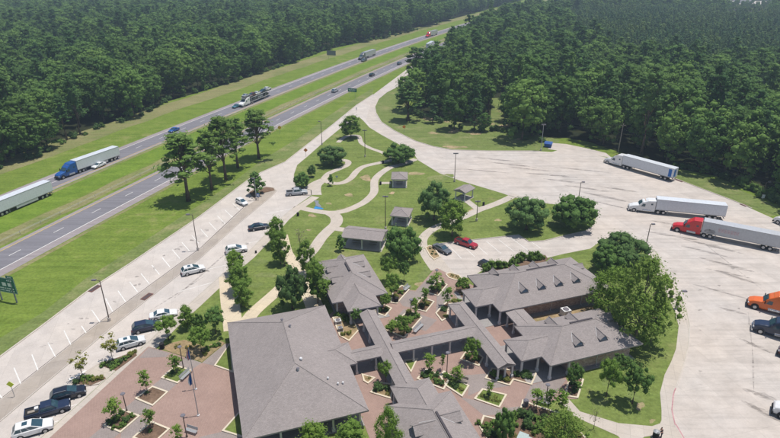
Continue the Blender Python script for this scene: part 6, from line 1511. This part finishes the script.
# named trees at the corner of the right wood
for a in [('fpine', 0, (408, 121), 76, 30, 'big dense tree at the wood corner by the ramp curve'), ('young', 0, (432.5, 123), 94, 13, 'slim conical pine between two big trees at the wood corner'), ('fbroad', 1, (454, 130), 88, 27, 'broad tree with its own shadow at the wood corner'),
          ('fpine', 1, (474, 131), 96, 17, 'pine at the edge of the gap in the wood'), ('fbroad', 2, (484, 131.5), 111, 15, 'low bushy tree at the edge of the gap in the wood'), ('fpine', 2, (416, 96), 43, 28, 'tall round headed pine rising before the highway bend'), ('fbroad', 3, (522, 140), 74, 42, 'very large broad tree right of the gap in the wood')]:
    tree(a[0], a[1], a[2], a[3], a[4], a[5], 0)
def gn_forest(name, pts, kinds, label, smin, smax, seed):
    r = np.random.default_rng(seed); n = len(pts); me = bpy.data.meshes.new(name)
    me.vertices.add(n); me.vertices.foreach_set('co', np.c_[pts[:, 0], pts[:, 1], np.zeros(n)].astype(np.float32).ravel())
    ids = r.integers(0, len(kinds), n); a = me.attributes.new('kind', 'INT', 'POINT'); a.data.foreach_set('value', ids.astype(np.int32))
    sc = r.uniform(smin, smax, n); a = me.attributes.new('size', 'FLOAT', 'POINT'); a.data.foreach_set('value', sc.astype(np.float32))
    a = me.attributes.new('turn', 'FLOAT_VECTOR', 'POINT'); t = np.zeros((n, 3), np.float32); t[:, 2] = r.uniform(0, 6.28, n); t[:, :2] = r.normal(0, .03, (n, 2)); a.data.foreach_set('vector', t.ravel())
    o = bpy.data.objects.new(name, me); COL.objects.link(o)
    ng = bpy.data.node_groups.new(name, 'GeometryNodeTree'); ng.interface.new_socket('Geometry', in_out='INPUT', socket_type='NodeSocketGeometry'); ng.interface.new_socket('Geometry', in_out='OUTPUT', socket_type='NodeSocketGeometry')
    N = ng.nodes; gi = N.new('NodeGroupInput'); go = N.new('NodeGroupOutput'); ip = N.new('GeometryNodeInstanceOnPoints'); jn = N.new('GeometryNodeGeometryToInstance')
    src = {}
    for ob in list(COL.objects):
        if ob.type == 'MESH' and ob.parent is not None and ob.name.startswith('crown'): src.setdefault(ob.data.name, ob)
    for k in kinds[::-1]:
        oi = N.new('GeometryNodeObjectInfo'); oi.transform_space = 'ORIGINAL'; oi.inputs['Object'].default_value = src[PROTO[k][3].name]; oi.inputs['As Instance'].default_value = False
        ng.links.new(oi.outputs['Geometry'], jn.inputs[0])
    def attr(nm, typ):
        d = N.new('GeometryNodeInputNamedAttribute'); d.data_type = typ; d.inputs['Name'].default_value = nm; return d.outputs['Attribute']
    ng.links.new(gi.outputs[0], ip.inputs['Points']); ng.links.new(jn.outputs[0], ip.inputs['Instance']); ip.inputs['Pick Instance'].default_value = True
    ng.links.new(attr('kind', 'INT'), ip.inputs['Instance Index']); ng.links.new(attr('turn', 'FLOAT_VECTOR'), ip.inputs['Rotation']); ng.links.new(attr('size', 'FLOAT'), ip.inputs['Scale'])
    ng.links.new(ip.outputs[0], go.inputs[0])
    m = o.modifiers.new('scatter', 'NODES'); m.node_group = ng
    return tag(o, label, 'wood', None, 'stuff')
FB = [('fbroad', i) for i in range(4)]; FP = [('fpine', i) for i in range(3)]; FY = [('young', i) for i in range(3)]
# a source for every kind must exist among the named trees
for k in FY[1:]:
    X, Y, _ = G(598 + k[1] * 8, 64); plant(k[0], k[1], (X, Y, 0), 12, 5, ('', 'young pine at the front edge of the pine plantation', 'young pine at the front edge of the pine plantation')[k[1]], 'tree', 'young pines fronting the plantation', None, 'young_pine')
gn_forest('forest', lfar, FB + FP + FB, 'continuous dark mixed wood filling the land beyond the highway', .72, 1.38, 5)
gn_forest('forest', rfar, FB + FB + FP, 'continuous mixed wood filling the land above the truck lot', .72, 1.38, 6)
sp_ = points(CLEAR, 9, .45, ([(680, -12), (900, -12), (900, 6.2), (680, 3.5)], CLEAR2), None, 4)
gn_forest('scrub', sp_, FB, 'low scrub and small trees before the far clearing', .22, .5, 8)
gn_forest('forest', yp, FY, 'even plantation of young pines inside the right hand wood', .8, 1.4, 7)
# brush along the wood edges
FR = random.Random(31)
def edge_brush(poly, n, label, group, off, kinds=(0, 1, 0)):
    W = [G(x, y)[:2] for x, y in poly]; seg = [math.hypot(W[i + 1][0] - W[i][0], W[i + 1][1] - W[i][1]) for i in range(len(W) - 1)]; T = sum(seg)
    for k in range(n):
        d = T * (k + FR.uniform(.1, .9)) / n; i = 0
        while d > seg[i]: d -= seg[i]; i += 1
        f = d / seg[i]; x = W[i][0] + (W[i + 1][0] - W[i][0]) * f; y = W[i][1] + (W[i + 1][1] - W[i][1]) * f
        w = FR.uniform(2.2, 4.2); plant('shrub', FR.choice(kinds), (x + FR.uniform(-1, 1), y + FR.uniform(-.5, 2.2) + off, 0), w * FR.uniform(.5, .85), w, label, 'shrub', group, None, 'bush')
edge_brush(LEFT[2:15], 70, 'bush at the foot of the wood beyond the highway', 'bushes at the foot of the wood beyond the highway', .8, (1, 1, 0)); edge_brush(RIGHT[13:17], 34, 'bush along the wood edge behind the parked trucks', 'bushes along the wood edge behind the trucks', 1.0, (0, 1, 1)); edge_brush([(405, 114), (430, 120), (452, 127), (474, 131), (500, 132), (520, 139), (545, 143)], 14, 'bush at the wood corner above the ramp curve', 'bushes at the wood corner above the ramp', .3, (0, 1, 1))
# far buildings at the clearing
for i, (p, s, m, lb) in enumerate([((714, 1.6), (46, 14, 7), M_trim, 'long pale low building at the far clearing'), ((742, 3.0), (20, 12, 6), M_trim, 'small pale building at the far clearing'), ((700, 1.2), (16, 10, 6), M_roof, 'small grey roofed building at the far clearing edge')]):
    X, Y, _ = G(*p); t = thing('warehouse', lb, 'building', (X, Y, 0), R(8))
    mb = MB(); mb.box((0, 0, s[2] / 2), s, m); mb.build('wall', t); mb = MB(); roof(mb, -s[0] / 2 - .5, s[0] / 2 + .5, -s[1] / 2 - .5, s[1] / 2 + .5, s[2] + .25, .2, False, False); mb.build('roof', t)
# ------------------------------------------------------------------ the air between
mb = MB(); mb.box((0, 1200, 30.75), (5600, 3600, 63.5), M_white); hz = mb.build('haze'); hz['kind'] = 'stuff'
hm = bpy.data.materials.new('haze'); hm.use_nodes = True; nt = hm.node_tree; nt.nodes.clear(); out = nt.nodes.new('ShaderNodeOutputMaterial'); pv = nt.nodes.new('ShaderNodeVolumePrincipled')
pv.inputs['Color'].default_value = (.66, .83, 1.0, 1); pv.inputs['Density'].default_value = .00032; pv.inputs['Anisotropy'].default_value = .2
nt.links.new(pv.outputs['Volume'], out.inputs['Volume']); hz.data.materials.clear(); hz.data.materials.append(hm)
hz.display_type = 'WIRE'
